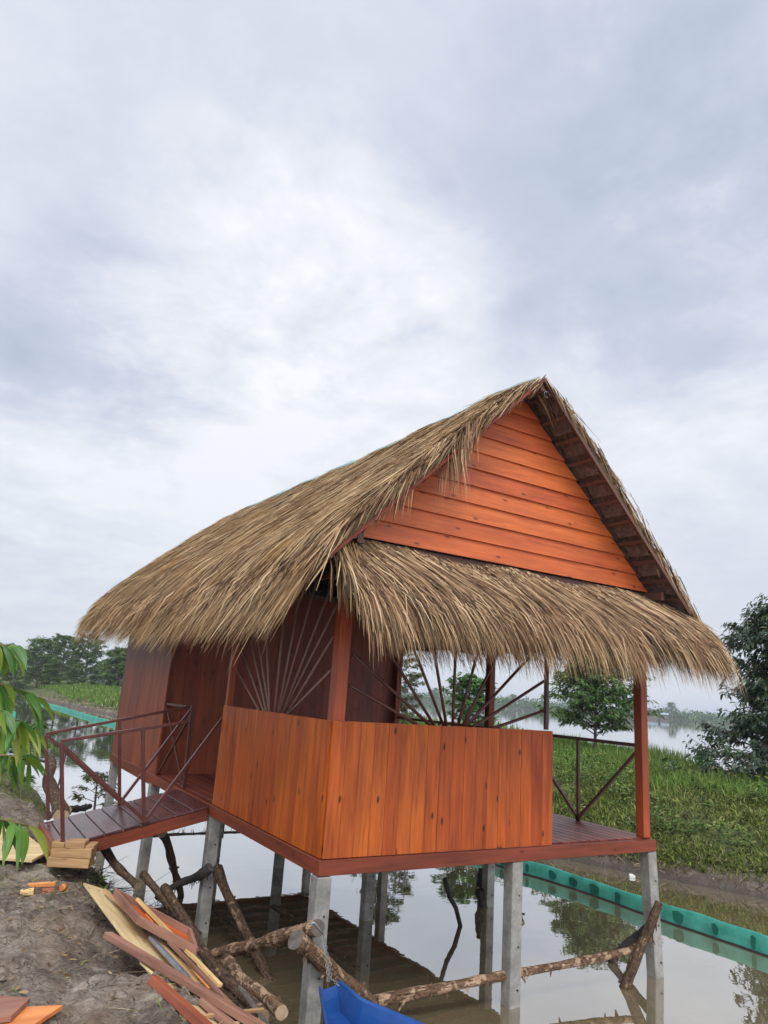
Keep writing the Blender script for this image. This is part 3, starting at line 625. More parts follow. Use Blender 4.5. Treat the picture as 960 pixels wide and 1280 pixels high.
# front skirt of thatch under the gable
SKT, SKB = (-.03, 2.17), (-.50, 1.76)
def skirt_pt(u, x, lift):
    """u 0..1 from the top edge to the eave"""
    y = SKT[0] + (SKB[0] - SKT[0]) * u - lift * .6; z = SKT[1] + (SKB[1] - SKT[1]) * u + lift * .75 + .05 * np.sin(np.clip(u, 0, 1) * math.pi) + .02 * np.sin(x * 5) 
    return np.stack([x + 0 * u, y, z], -1)
def skx(u, s):      # the skirt widens to the right towards its eave
    a = -.15 - .05 * u; b = W + .26 - .10 * u; return a + (b - a) * s
m = MB(); us = np.linspace(0, 1, 9); ss = np.linspace(0, 1, 40); U, SS = np.meshgrid(us, ss); P = skirt_pt(U, skx(U, SS), .03); k = 9
m.v = [tuple(p) for p in P.reshape(-1, 3)]
Q = skirt_pt(U, skx(U, SS), -.05); m.v += [tuple(p) for p in Q.reshape(-1, 3)]; o_ = len(ss) * k
for i in range(len(ss) - 1):
    for j in range(k - 1):
        a = i * k + j; m.f.append([a + k, a + k + 1, a + 1, a]); m.f.append([o_ + a, o_ + a + 1, o_ + a + k + 1, o_ + a + k]); m.uv += [(0, 0)] * 8; m.mi += [0, 1]; m.sm += [True, True]
    a = i * k + k - 1; m.f.append([a, a + k, o_ + a + k, o_ + a]); m.uv += [(0, 0)] * 4; m.mi.append(1); m.sm.append(False)
for i in (0, len(ss) - 1):
    for j in range(k - 1): a = i * k + j; m.f.append([a, a + 1, o_ + a + 1, o_ + a]); m.uv += [(0, 0)] * 4; m.mi.append(1); m.sm.append(False)
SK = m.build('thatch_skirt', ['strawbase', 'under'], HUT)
def skirt_straws(n, name, mat, fringe=False):
    u = rng.uniform(.55, .98, n) if fringe else rng.uniform(-.04, .95, n); s = rng.random(n); x = skx(u, s)
    P0 = skirt_pt(u, x, rng.uniform(-.04, .02, n) if fringe else rng.uniform(.01, .05, n))
    lean = .46 + .10 * np.sin(x * 2.1 + 1.0) + .11 * np.sin(x * 7.3 + u * 2) - (s > .88) * (s - .88) * 1.6 + rng.normal(0, .10, n) - np.clip(.12 - s, 0, 1) * 4 + (rng.random(n) < .07) * rng.normal(0, .3, n)
    v = unit(np.stack([lean, np.full(n, -.70) + rng.normal(0, .04, n), np.full(n, -.60) + rng.normal(0, .05, n)], -1))
    L = rng.uniform(.25, .55, n) + (.10 if fringe else 0)
    tot = u + L / .65
    P1 = P0 + v * L[:, None] * .5; over = np.clip(tot - 1.0, 0, .8)[:, None]
    v2 = unit(v + np.stack([lean * 0, over[:, 0] * .35, -over[:, 0] * .75], -1)); P2 = P1 + v2 * L[:, None] * .28; v3 = unit(v2 + np.stack([lean * 0, over[:, 0] * .2, -over[:, 0] * .5], -1)); P3 = P2 + v3 * L[:, None] * .24
    return ribbons(name, mat, np.stack([P0, P1, P2, P3], 1), rng.uniform(.004, .0088, n)[:, None] * np.array([[1, 1, .8, .15]]), np.cross(v, rng.normal(0, .35, (n, 3)) + np.array([0, -.7, .7])), SK)
skirt_straws(25000, 'straw', 'straw2'); skirt_straws(7500, 'eave_fringe', 'straw2', True)
# long loose straws either side of the corner gap
n2 = 130; x = rng.normal(-.16, .05, n2); P0 = np.stack([x, -.1 - rng.random(n2) * .2, 2.15 - rng.random(n2) * .08], -1); L = rng.uniform(.3, .62, n2)
v = unit(np.stack([rng.normal(.10, .12, n2), np.full(n2, -.5), np.full(n2, -.8)], -1)); P1 = P0 + v * L[:, None] * .5; P2 = P1 + unit(v + [.02, .3, -.7]) * L[:, None] * .5
ribbons('loose_straw', 'straw', np.stack([P0, P1, P2], 1), rng.uniform(.007, .014, n2)[:, None] * np.array([[1, 1, .2]]), np.cross(v, rng.normal(0, 1, (n2, 3)) + np.array([0, -1, 0])), SK)
# ridge net
m = MB(); ys = np.linspace(-OH + .05, YB - .4, 50); ds = np.array([0, .08, .2, .33]); prof = []
for y in ys:
    row = []
    for side, dd in [(-1, q) for q in ds[::-1]] + [(1, q) for q in ds[1:]]:
        p = top_pt(side, np.array(dd), np.array(y), .0); row.append((float(p[0]), float(p[1]), float(p[2]) + .03 + random.uniform(-.006, .01)))
    prof.append(row)
m.v = [p for r_ in prof for p in r_]; k = len(prof[0])
for i in range(len(ys) - 1):
    for j in range(k - 1): a = i * k + j; m.f.append([a, a + 1, a + k + 1, a + k]); m.uv += [(0, 0)] * 4; m.mi.append(0); m.sm.append(True)
m.build('ridge_net', 'ridgenet', HUT)
m = MB(); c0 = Vector((XM + .03, -OH - .02, ZR - .10)); m.tube([c0 + Vector((.035 * math.cos(a), 0, .03 * math.sin(a))) for a in np.linspace(0, 5.2, 12)], .004, 6); m.build('wire_loop', 'metal', HUT)

# ------------------------------------------------------------------ ramp with rails
RAMP = thing('access_ramp', 'dark red plank ramp with metal rails leading from the bank to the hut', 'ramp', (-.65, 2.8, -.5))
Y0, Y1 = 2.27, 3.32; def_z = lambda x: -.012 + .235 * x
m = MB(); x = -.045
while x > -1.3:
    xe = max(x - .145, -1.31); c = (x + xe) / 2
    m.bar((c, Y0 - .01, def_z(c)), (c, Y1, def_z(c)), (x - xe) - .001, .022, up=(-.235, 0, 1)); x -= .15
m.build('plank', 'rampdeck', RAMP, bevel=.003)
for y in (Y0 + .02, Y1 - .03):
    m = MB(); m.bar((-.04, y, def_z(-.04) - .07), (-1.29, y, def_z(-1.29) - .07), .045, .105, up=(0, 0, 1)); m.build('side_beam', 'red', RAMP, bevel=.003)
m = MB(); m.bar((-1.325, Y0 - .01, def_z(-1.32) - .06), (-1.325, Y1 + .01, def_z(-1.32) - .06), .028, .15); m.build('end_board', 'red', RAMP, bevel=.003)
def rail(pts, rad=.014, name='rail'):
    m = MB()
    for a, b in pts: m.bar(a, b, rad * 2, rad * 2)
    return m.build(name, 'maroon', RAMP, bevel=.003)
rail([((-1.425, Y0, .53), (-.33, Y0, .735))]); rail([((-1.42, Y1 - .02, .51), (-.03, Y1 - .02, .835))])
for x, z, xt, zt, y in ((-1.27, def_z(-1.27), -1.42, .52, Y0), (-.62, def_z(-.62), -.75, .65, Y0), (-1.26, def_z(-1.26), -1.42, .50, Y1 - .02), (-.62, def_z(-.62), -.745, .655, Y1 - .02)):
    p = rail([((x, y, z), (xt, y, zt))], .016, 'rail_post'); b = MB(); b.bar((x - .04, y, z + .013), (x + .04, y, z + .013 + .018), .075, .006); b.build('foot_plate', 'white' if x < -1 else 'maroon', p)
rail([((.02, Y1 - .02, .0), (.0, Y1 - .02, .85))], .018, 'rail_post')
for a, b in (((-1.41, Y0, .50), (-.64, Y0, -.11)), ((-.60, Y0, -.11), (-.01, Y0, .78)), ((-1.40, Y1 - .02, .49), (-.64, Y1 - .02, -.11)), ((-.60, Y1 - .02, -.11), (-.02, Y1 - .02, .80))):
    rail([(a, b)], .0135, 'brace')
rail([((.012, Y1, .83), (.012, D1 - .1, .82))], .014); rail([((.012, Y1 + .02, .76), (.012, D1 - .1, .02))], .012, 'brace'); rail([((.012, D1 - .1, .78), (.012, Y1 + .02, .04))], .012, 'brace')

# ------------------------------------------------------------------ logs and branches under the hut
def log(label, a, b, r0, r1, mat='bark', bend=.03, cut=('cut', 'cut'), n=14, flakes=26, knots=2, group='rough logs lying under the hut'):
    r0 *= .8; r1 *= .78; a = Vector(a); b = Vector(b); L = (b - a).length; d = (b - a).normalized(); s = d.cross(Vector((0, 0, 1))).normalized(); u = s.cross(d)
    ph = random.random() * 6; pts = []; rad = []
    for i in range(n):
        t = i / (n - 1); off = s * bend * 1.5 * L * (math.sin(math.pi * t) * .6 + .25 * math.sin(t * 7 + ph)) + u * bend * L * .4 * math.sin(t * 5 + ph)
        pts.append(a + d * L * t + off * math.sin(math.pi * min(max(t, .0), 1)) ** .3 if 0 < t < 1 else a + d * L * t)
        rad.append((r0 + (r1 - r0) * t) * (1 + .10 * math.sin(t * 17 + ph) + random.uniform(-.06, .06)))
    root = thing('log', label, 'log', tuple(a), group)
    m = MB(); m.tube(pts, rad, 14, rough=.07, cap=1); st = m.build('log_body', [mat, cut[0]], root)
    if flakes:
        idx = rng.integers(1, n - 1, flakes // 2); rows = []; sides = []
        for q in idx:
            p = pts[q]; ang = random.random() * 6.28; rd = (s * math.cos(ang) + u * math.sin(ang)); dr = (d * random.uniform(-1, 1) + rd * .2 + Vector((0, 0, -.5))).normalized()
            p0 = p + rd * rad[q] * .9 + d * random.uniform(-.04, .04); l_ = random.uniform(.015, .05); rows.append([p0, p0 + dr * l_ * .5, p0 + (dr + Vector((0, 0, -.4))) * l_]); sides.append(d + rd.cross(d) * random.random())
        ribbons('bark_flakes', mat, np.array([[tuple(x) for x in r_] for r_ in rows]), np.array([.03, .024, .008]), np.array([tuple(x) for x in sides]), root)['kind'] = 'stuff'
    for q in range(knots):
        j = random.randrange(2, n - 2); ang = random.uniform(0, 3.14); rd = s * math.cos(ang) + u * math.sin(ang)
        k = MB(); k.tube([pts[j] + rd * rad[j] * .6, pts[j] + rd * (rad[j] + .02) + d * .01], [r1 * .35, r1 * .25], 8, cap=1); k.build('branch_stub', [mat, mat], root)
    return root
log('long peeled log lying low over the water, tied across the middle and right stilts', at(468, 1252, y=.16), at(792, 1186, y=-.02), .048, .036, 'palebark', .012, n=22, flakes=46)
log('short thick forked log leaning against the front right concrete stilt', at(824, 1128, y=-.12), at(781, 1238, z=WL - .02), .045, .062, 'bark', .02, flakes=20)
log('dark wet log end beneath the leaning log at the right stilt', at(818, 1152, y=.12), at(762, 1202, z=WL - .0), .05, .045, 'blackbark', .03, flakes=14)
log('log with a grey sawn end resting against the near corner stilt', at(398, 1160, y=-.13), at(262, 1193, z=-.88), .058, .048, 'palebark', .02, ('greycut', 'greycut'), flakes=30)
log('thick split log sloping from the corner stilt down behind the blue plastic tub', at(370, 1174, y=-.16), at(468, 1256, y=.05), .07, .045, 'palebark', .02, ('greycut', 'cut'), flakes=46)
log('long crooked log sloping from the left stilt into the dark water', at(272, 1086, y=2.15), at(352, 1240, z=WL - .06), .055, .045, 'bark', .05, flakes=30)
log('thick short log with sawn ring lying beside the plank pile near the corner stilt', at(282, 1200, z=-.74), at(352, 1266, z=-.66), .058, .045, 'palebark', .03, flakes=18)
log('long bark covered log with a pale cut top beside the orange tray', at(206, 1110, z=-.5), at(330, 1272, z=-.72), .042, .05, 'bark', .03, n=20, flakes=40)
log('shorter brown log behind the pale topped one above the plank pile', at(178, 1092, z=-.52), at(250, 1172, z=-.88), .04, .05, 'bark', .02, flakes=24)
log('broken stub of log poking up beside the ramp and wood blocks', at(120, 1046, z=-.36), at(172, 1108, z=-.6), .05, .04, 'bark', .03, flakes=36)
log('slim leaning log under the ramp in front of the water', at(203, 1042, y=3.0), at(226, 1120, z=WL), .05, .045, 'bark', .03, flakes=24)
log('black rotten log with hanging roots and round knob by the left stilt', at(263, 1084, y=2.1), at(196, 1122, z=-.85), .058, .03, 'blackbark', .07, ('greycut', 'greycut'), flakes=70)
log('weathered trunk slanting on the left bank behind the ramp posts', at(64, 948, z=-.30), at(76, 1022, z=-.62), .09, .12, 'bark', .02, flakes=20, group='logs on the left bank')
log('low pile stub of brown wood at the waterline beyond the ramp', at(86, 1012, z=-.72), at(112, 1008, z=-.74), .06, .05, 'blackbark', .04, flakes=26, group='logs on the left bank')
log('dark stump of root showing behind the right middle stilt', at(648, 1118, y=2.5), at(650, 1158, z=WL - .03), .05, .08, 'blackbark', .02, flakes=20)
log('rough dark log hugging the middle right stilt at the waterline', at(602, 1085, y=2.35), at(604, 1136, z=WL - .03), .05, .09, 'blackbark', .04, flakes=20)
m = MB(); a = at(556, 1098, y=1.71); b = at(576, 1160, z=WL - .02)
m.tube([a, a.lerp(b, .35) + Vector((-.015, 0, 0)), a.lerp(b, .6) + Vector((.02, 0, .0)), b], [.022, .024, .024, .022], 10, rough=.08)
setp(m.build('bent_stick', 'blackbark'), 'dark bent stick poking out of the bright water under the hut', 'stick')
for lab, p, q in (('thin pale branch trailing over dark water left of the crooked log', at(268, 1138, z=WL + .01), at(330, 1200, z=WL + .01)), ('thin curved branch on the dark water by the corner stilt', at(338, 1130, z=WL + .01), at(390, 1165, z=WL + .01)), ('thin bare twig lying on water right of the corner stilt', at(405, 1185, z=WL + .01), at(450, 1210, z=WL + .01))):
    m = MB(); m.tube([p, p.lerp(q, .4) + Vector((.03, .04, .02)), p.lerp(q, .7) + Vector((0, -.02, .01)), q], [.012, .011, .009, .006], 7, rough=.1); setp(m.build('twig', 'bark'), lab, 'twig')
# low boom with hanging weed across the rear of the hut
BO = thing('floating_boom', 'thin dark pole with black weed hanging just above water behind the rear stilts', 'pole', (2, 7.3, WL))
m = MB(); m.tube([(-.6, 7.25, WL + .14), (1.2, 7.3, WL + .12), (2.7, 7.35, WL + .13), (4.6, 7.5, WL + .14)], .022, 8, rough=.1); m.build('pole', 'blackbark', BO)
n = 130; P0 = np.stack([rng.uniform(-.4, 4.4, n), 7.28 + rng.normal(0, .02, n), np.full(n, WL + .12)], -1); L = rng.uniform(.03, .12, n)[:, None]
v = np.stack([rng.normal(0, .5, n), rng.normal(0, .2, n), np.full(n, -1.)], -1); ribbons('weed', 'blackbark', np.stack([P0, P0 + v * L * .5, P0 + v * L], 1), np.array([.02, .014, .004]), rng.normal(0, 1, (n, 3)), BO)
for i, xx in enumerate((-.3, 2.0, 4.3)):
    m = MB(); m.tube([(xx, 7.3, WL - .5), (xx, 7.3, WL + .2)], .018, 7); m.build('stake', 'blackbark', BO)

# ------------------------------------------------------------------ plank pile on the bank
def gz(p, lift=0.0): return Vector((p[0], p[1], float(height(p[0], p[1])) + lift))
def plank(label, a, b, wd, th, mat, cat='plank', up=(0, 0, 1), name='plank', group='sawn planks piled on the bank'):
    m = MB(); m.bar(a, b, wd, th, up=up, jit=.0015); o = m.build(name, mat, None, bevel=.002)
    return setp(o, label, cat, group)
plank('wide pale sawn board with wavy bark edge at the bottom of the pile', at(120, 1110, z=-.475), at(240, 1262, z=-.50), .21, .02, 'paleboard', up=(.35, 0, 1))
plank('reddish brown beam lying diagonally across the top of the pile', at(134, 1169, z=-.42), at(345, 1296, z=-.42), .05, .035, 'rustboard', up=(.2, 0, 1))
plank('thin yellow batten crossing the orange tray', at(172, 1124, z=-.40), at(275, 1232, z=-.45), .026, .02, 'yellowboard', up=(.3, 0, 1))
plank('thick dark red plank at the front edge of the pile', at(192, 1224, z=-.43), at(275, 1300, z=-.43), .055, .04, 'redplank', up=(.3, 0, 1))
plank('narrow pale edging strip outside the dark red plank', at(184, 1226, z=-.465), at(258, 1300, z=-.465), .02, .02, 'paleboard', up=(.3, 0, 1))
plank('pale slab with ragged edge under the reddish beam', at(182, 1205, z=-.462), at(292, 1302, z=-.462), .07, .015, 'paleboard', up=(.35, 0, 1))
plank('yellow brown plank end lying under the reddish beam', at(196, 1176, z=-.47), at(300, 1280, z=-.50), .06, .02, 'yellowboard', up=(.35, 0, 1))
plank('worn brown plank at the bottom right of the pile', at(255, 1252, z=-.445), at(320, 1310, z=-.445), .06, .03, 'rustboard', up=(.35, 0, 1))
plank('grey metal channel lying among the planks', at(188, 1172, z=-.455), at(235, 1222, z=-.462), .03, .02, 'metal', 'metal strip', up=(.3, 0, 1), name='metal_channel')
plank('dark grey bar beneath the reddish beam at lower right', at(262, 1250, z=-.48), at(325, 1296, z=-.46), .02, .02, 'metal', 'metal strip', up=(.3, 0, 1), name='metal_channel')
plank('small grey board standing between log and beam near the corner stilt', at(302, 1236, z=-.6), at(335, 1282, z=-.56), .045, .015, 'greycut', up=(.6, 0, .8))
for lab, p, q, wd, th, mt in (('thin orange lath running beside the yellow batten', (183, 1143), (262, 1236), .018, .012, 'orangewood'), ('rough brown lath at the right side of the pile by the logs', (212, 1178), (322, 1290), .03, .018, 'rustboard'),
                             ('slim dark red strip between pale slab and metal channel', (214, 1212), (300, 1292), .02, .018, 'redplank'), ('narrow bark edged lath sticking out above the wide pale board', (131, 1112), (178, 1158), .022, .014, 'blockwood'),
                             ('short grey brown lath crossing the lower end of the pile', (236, 1272), (330, 1262), .022, .014, 'blockwood')):
    plank(lab, at(*p, z=-.435), at(*q, z=-.455), wd, th, mt, up=(.3, 0, 1))
# orange tray with raised rim
TR = thing('wooden_tray', 'shallow orange wooden tray with raised brown rim on the plank pile', 'tray', tuple(at(205, 1150, z=-.45)))
c = [at(143, 1118, z=-.43), at(172, 1153, z=-.40), at(243, 1192, z=-.43), at(236, 1169, z=-.46)]
nn = (c[1] - c[0]).cross(c[3] - c[0]).normalized(); nn = nn if nn.z > 0 else -nn
m = MB(); m.prism([p for p in c], -nn, .012, axis=tuple((c[1] - c[0]).normalized())); m.build('tray_bottom', 'gable', TR)
m = MB()
for i in range(4):
    a, b = c[i], c[(i + 1) % 4]; e = (b - a).normalized() * .011; m.bar(a + nn * .014 + e, b + nn * .014 + e, .018, .05, up=nn)
m.build('tray_rim', 'rustboard', TR, bevel=.002)
# boards at the lower left
m = MB(); P = [at(-40, 1242, z=-.382), at(38, 1247, z=-.382), at(14, 1270, z=-.382), at(-60, 1280, z=-.382)]; m.prism(P, (0, 0, -1), .022); setp(m.build('board', 'rustboard'), 'brown board offcut on top of the orange board in lower left corner', 'board', 'boards in the lower left corner')
m = MB(); P = [at(-60, 1268, z=-.41), at(20, 1259, z=-.41), at(79, 1256, z=-.405), at(20, 1296, z=-.41), at(-60, 1310, z=-.41)]; m.prism(P, (0, 0, -1), .018); setp(m.build('board', 'orangewood'), 'orange triangular ended board under the brown offcut', 'board', 'boards in the lower left corner')
m = MB(); P = [at(-40, 1030, z=-.41), at(22, 1034, z=-.41), at(60, 1064, z=-.41), at(40, 1075, z=-.41), at(-50, 1068, z=-.41)]; m.prism(P, (0, 0, -1), .02); setp(m.build('board', 'paleboard'), 'pale plywood sheet lying flat on the bank beside the ramp foot', 'board')
# stacked sawn blocks at the ramp foot
BK = thing('wood_block_stack', 'stack of rough sawn timber blocks at the foot of the ramp', 'timber blocks', tuple(at(90, 1085, z=-.46)))
c0 = at(88, 1082, z=-.46)
ex = (at(112, 1084, z=-.46) - at(62, 1082, z=-.46)).normalized(); ey = Vector((-ex.y, ex.x, 0))
for (ox, oy, oz, L_, w_, h_, tilt) in ((0, 0, .035, .34, .18, .07, 0), (.01, 0, .108, .33, .17, .068, .02), (-.11, .01, .165, .10, .15, .04, 0), (.03, -.01, .172, .16, .14, .05, .03), (.15, .0, .162, .07, .14, .03, 0)):
    q = c0 + ex * ox + ey * oy + Vector((0, 0, oz)); m = MB(); m.bar(q - ex * L_ / 2, q + ex * L_ / 2 + Vector((0, 0, tilt * .2)), w_, h_, jit=.003); m.build('block', 'blockwood', BK, bevel=.004)
for i, (px, py, l_, w_, h_, an, lab, mt) in enumerate((
    (28, 1104, .05, .03, .018, .3, 'small pale offcut at the left end of the offcuts on mud', 'paleboard'), (35, 1110, .055, .035, .02, -.2, 'small square yellow offcut in front of the others on the mud', 'yellowboard'),
    (58, 1094, .085, .045, .02, -.5, 'larger pale yellow wedge at the back of the offcuts', 'yellowboard'), (52, 1103, .11, .025, .015, -.25, 'long thin orange offcut in the middle of the offcuts', 'orangewood'),
    (61, 1108, .05, .03, .018, .1, 'small red painted offcut lying on the mud', 'redplank'))):
    p = at(px, py, z=-.43); p = Vector((p.x, p.y, float(height(p.x, p.y)) + h_ / 2 + .018)); dv = Vector((math.cos(an), math.sin(an), .06)) * l_ / 2
    dv = dv * 1.7; m = MB(); m.bar(p - dv, p + dv, w_ * 1.8, h_ * 1.6, jit=.003); setp(m.build('offcut', mt, None, bevel=.002), lab, 'offcut', 'small offcuts on the mud')
p = at(78, 1102, z=-.43); p.z = float(height(p.x, p.y)) + .032
m = MB(); m.tube([p, p + Vector((.03, .02, .0))], .024, 14, cap=1, rough=.03); setp(m.build('round_offcut', ['orangewood', 'orangewood']), 'round orange slice of wood at the right end of the offcuts', 'offcut', 'small offcuts on the mud')
for (px, py, s_, lab, mt) in ((105, 1108, .03, 'small pink plastic scrap beside the pale board end', 'redplastic'), (36, 1020, .05, 'dark red rag or tile lying on the bank behind the ramp foot', 'redplank')):
    p = at(px, py, z=-.44); z_ = float(height(p.x, p.y)); m = MB()
    ring = [(p.x + s_ * math.cos(a) * random.uniform(.6, 1.2), p.y + s_ * math.sin(a) * random.uniform(.4, .8), z_ + .012 + random.uniform(0, .01)) for a in np.linspace(0, 6.28, 9)[:-1]]
    m.prism(ring, (0, 0, -1), .006); setp(m.build('scrap', mt), lab, 'scrap')
# black pipe end and cane on the left bank
m = MB(); m.tube([at(20, 938, z=-.35), at(55, 952, z=-.35)], .02, 10); setp(m.build('black_pipe', 'blackplastic'), 'short black pipe sticking out over the water at left', 'pipe')
m = MB(); q = at(71, 990, z=-.9); m.tube([q, q + Vector((.05, .0, .75))], [.014, .01], 7); setp(m.build('cane', 'bark'), 'thin bare cane standing in the water behind the ramp rail posts', 'cane')

# ------------------------------------------------------------------ blue plastic tub hung by chain
TUB = thing('plastic_tub_swing', 'blue moulded plastic tub hung by chains from the log end at the corner stilt', 'tub', tuple(at(430, 1262, z=-.7)))
def tub():
    zt = -.60; NL, NR = at(400, 1233, z=zt), at(424, 1225, z=zt); K = at(452, 1249, z=zt); FR = at(640, 1330, z=zt); FL = at(432, 1400, z=zt)
    def catm(P, t):
        t = t * (len(P) - 1); i = min(int(t), len(P) - 2); return P[i].lerp(P[i + 1], t - i)
    Lp = [NL, NL.lerp(FL, .5), FL]; Rp = [NR, K, K.lerp(FR, .5), FR]; n = 26; m = MB(); rowsv = []
    up = Vector((0, 0, 1)); ax = ((FL + FR) / 2 - (NL + NR) / 2).normalized()
    for i in range(n + 1):
        t = i / n; l = catm(Lp, t); r_ = catm(Rp, min(1, t)); c_ = (l + r_) / 2; h = (r_ - l) / 2; e = min(1, t * 11, (1 - t) * 6); e = e * e * (3 - 2 * e); dp = .02 + .115 * e
        pr = [(1.10, -.012), (1.10, .0), (1.0, .006), (.93, -.004), (.86, -.04 * e - .008), (.74, -dp), (.4, -dp - .004)]
        row = [c_ + h * s_ * q + up * z_ for s_, lst in ((-1, pr), (1, pr[::-1])) for q, z_ in lst]; rowsv.append(row)
    k = len(rowsv[0]); m.v = [tuple(p) for q in rowsv for p in q]; nv = len(m.v)
    m.v += [tuple(p - up * .007) for q in rowsv for p in q]
    for i in range(n):
        for j in range(k - 1):
            a = i * k + j
            for q in ([a, a + 1, a + k + 1, a + k], [nv + a + k, nv + a + k + 1, nv + a + 1, nv + a]): m.f.append(q); m.uv += [(0, 0)] * 4; m.mi.append(0); m.sm.append(False)
        for j in (0, k - 1): a = i * k + j; m.f.append([a, a + k, nv + a + k, nv + a]); m.uv += [(0, 0)] * 4; m.mi.append(0); m.sm.append(False)
    for i in (0, n):
        for j in range(k - 1): a = i * k + j; m.f.append([a, a + 1, nv + a + 1, nv + a]); m.uv += [(0, 0)] * 4; m.mi.append(0); m.sm.append(False)
    m.build('tub_body', 'blue', TUB)
    kn = at(478, 1284, z=zt - .10); r_ = MB(); r_.tube([kn - up * .03, kn, kn + up * .012], [.03, .03, .018], 14); r_.build('red_knob', 'redplastic', TUB)
    for q in (.32, .5, .68):
        l = catm(Lp, q); r2 = catm(Rp, q); m = MB(); m.tube([l.lerp(r2, .28) - up * .130, l.lerp(r2, .5) - up * .126, l.lerp(r2, .72) - up * .130], .007, 8); m.build('moulded_rib', 'blue', TUB)
    return (NL + NR) / 2, ax, up, (NR - NL).normalized()
A, ax, up, sdv = tub()
def chain(a, b, parent):
    L_ = (b - a).length; n = max(2, int(L_ / .019)); d = (b - a).normalized(); s1 = d.cross(Vector((.3, 1, 0))).normalized(); s2 = d.cross(s1); m = MB()
    for i in range(n):
        c_ = a + d * L_ * (i + .5) / n; s_ = s1 if i % 2 else s2
        m.tube([c_ + d * .0125 * math.cos(t) + s_ * .0075 * math.sin(t) for t in np.linspace(0, 2 * math.pi, 9)[:-1]], .0024, 5, closed=True)
    m.build('chain', 'chain', parent)
top = at(404, 1168, y=-.215)
chain(top, A + up * .012 - sdv * .01, TUB); chain(top + Vector((.012, .01, -.01)), A + up * .012 + sdv * .012, TUB); chain(A + sdv * .02 + up * .016, A + sdv * .035 + up * .004 + ax * .075, TUB)
m = MB(); c_ = at(385, 1155, y=-.2); m.tube([c_ + Vector((.0, -.01, 0)), c_ + Vector((.03, -.02, .012)), top], [.006, .009, .006], 8); m.build('shackle', 'chain', TUB)

# ------------------------------------------------------------------ teal net barrier
NB = thing('net_barrier', 'long teal mesh barrier standing in the canal along the right bank', 'net fence', (5.4, 4, WL))
key = [(5.5, -3.0), (5.15, -1.2), (5.02, -.1), (4.98, .9), (5.0, 2.0), (4.94, 2.9), (4.85, 3.6), (4.85, 6), (4.9, 9), (4.95, 14), (5.0, 20), (5.1, 28), (5.1, 31), (4.8, 38), (4.6, 46), (3.7, 57)]
ky = np.array([k_[1] for k_ in key]); kx = np.array([k_[0] for k_ in key]); yy = np.concatenate([np.arange(-3, 8, .06), np.arange(8, 57, .25)])
def nx(y): return np.interp(y, ky, kx) + .012 * np.sin(y * 3.1) + .006 * np.sin(y * 11)
def ntop(y): return WL + .165 + .008 * np.sin(y * 2.3) + .004 * np.sin(y * 9 + 1)
m = MB(); rowsv = []
for y in yy:
    x = float(nx(y)); t = float(ntop(y)); rowsv.append([(x + .05, y, t - .05), (x + .02, y, t), (x - .01, y, t - .01), (x - .03 + .012 * math.sin(y * 23), y, t - .09), (x - .035, y, WL - .12)])
k = 5; m.v = [p for r_ in rowsv for p in r_]
for i in range(len(yy) - 1):
    for j in range(k - 1): a = i * k + j; m.f.append([a, a + 1, a + k + 1, a + k]); m.uv += [(0, 0)] * 4; m.mi.append(0); m.sm.append(True)
m.build('net_sheet', 'teal', NB)
y = -2.6
while y < 8:
    wv = random.uniform(.05, .16); x = float(nx(y)); t = float(ntop(y)); m = MB()
    hh = random.uniform(.08, .11); P = [(float(nx(y + s_)) - .052, y + s_, z_) for s_, z_ in ((0, t - .03 - random.random() * .03), (wv * .5, t - .02), (wv, t - .035), (wv * .9, t - .03 - hh), (wv * .4, t - .05 - hh), (.01, t - .03 - hh))]
    m.prism(P, (1, 0, 0), .006, axis=(0, 1, 0)); m.build('net_patch', 'teal_dark', NB); y += random.uniform(.28, .48)
y = -2.8
while y < 26: m = MB(); m.tube([(float(nx(y)) + .03, y, WL - .5), (float(nx(y)) + .03, y, float(ntop(y)) + .01)], .012, 6); m.build('stake', 'bark', NB); y += 1.3
m = MB(); m.tube([(float(nx(q)) - .045, q, WL + .004) for q in np.arange(-3, 14, .25)], .013, 6); m.build('rope', 'blackplastic', NB)
NB2 = thing('net_barrier', 'short piece of teal net across the water at far left behind the leaves', 'net fence', (.5, 36, WL))
m = MB(); xs = np.linspace(-3.5, 1.15, 40)
for i in range(39):
    h0, h1 = .28 + .05 * math.sin(xs[i] * 9), .28 + .05 * math.sin(xs[i + 1] * 9); y0, y1 = 35.5 - xs[i] * .5, 35.5 - xs[i + 1] * .5
    m.poly([(xs[i], y0, WL - .1), (xs[i + 1], y1, WL - .1), (xs[i + 1], y1, WL + h1), (xs[i], y0, WL + h0)], [(0, 0)] * 4)
m.build('net_sheet', 'teal', NB2)

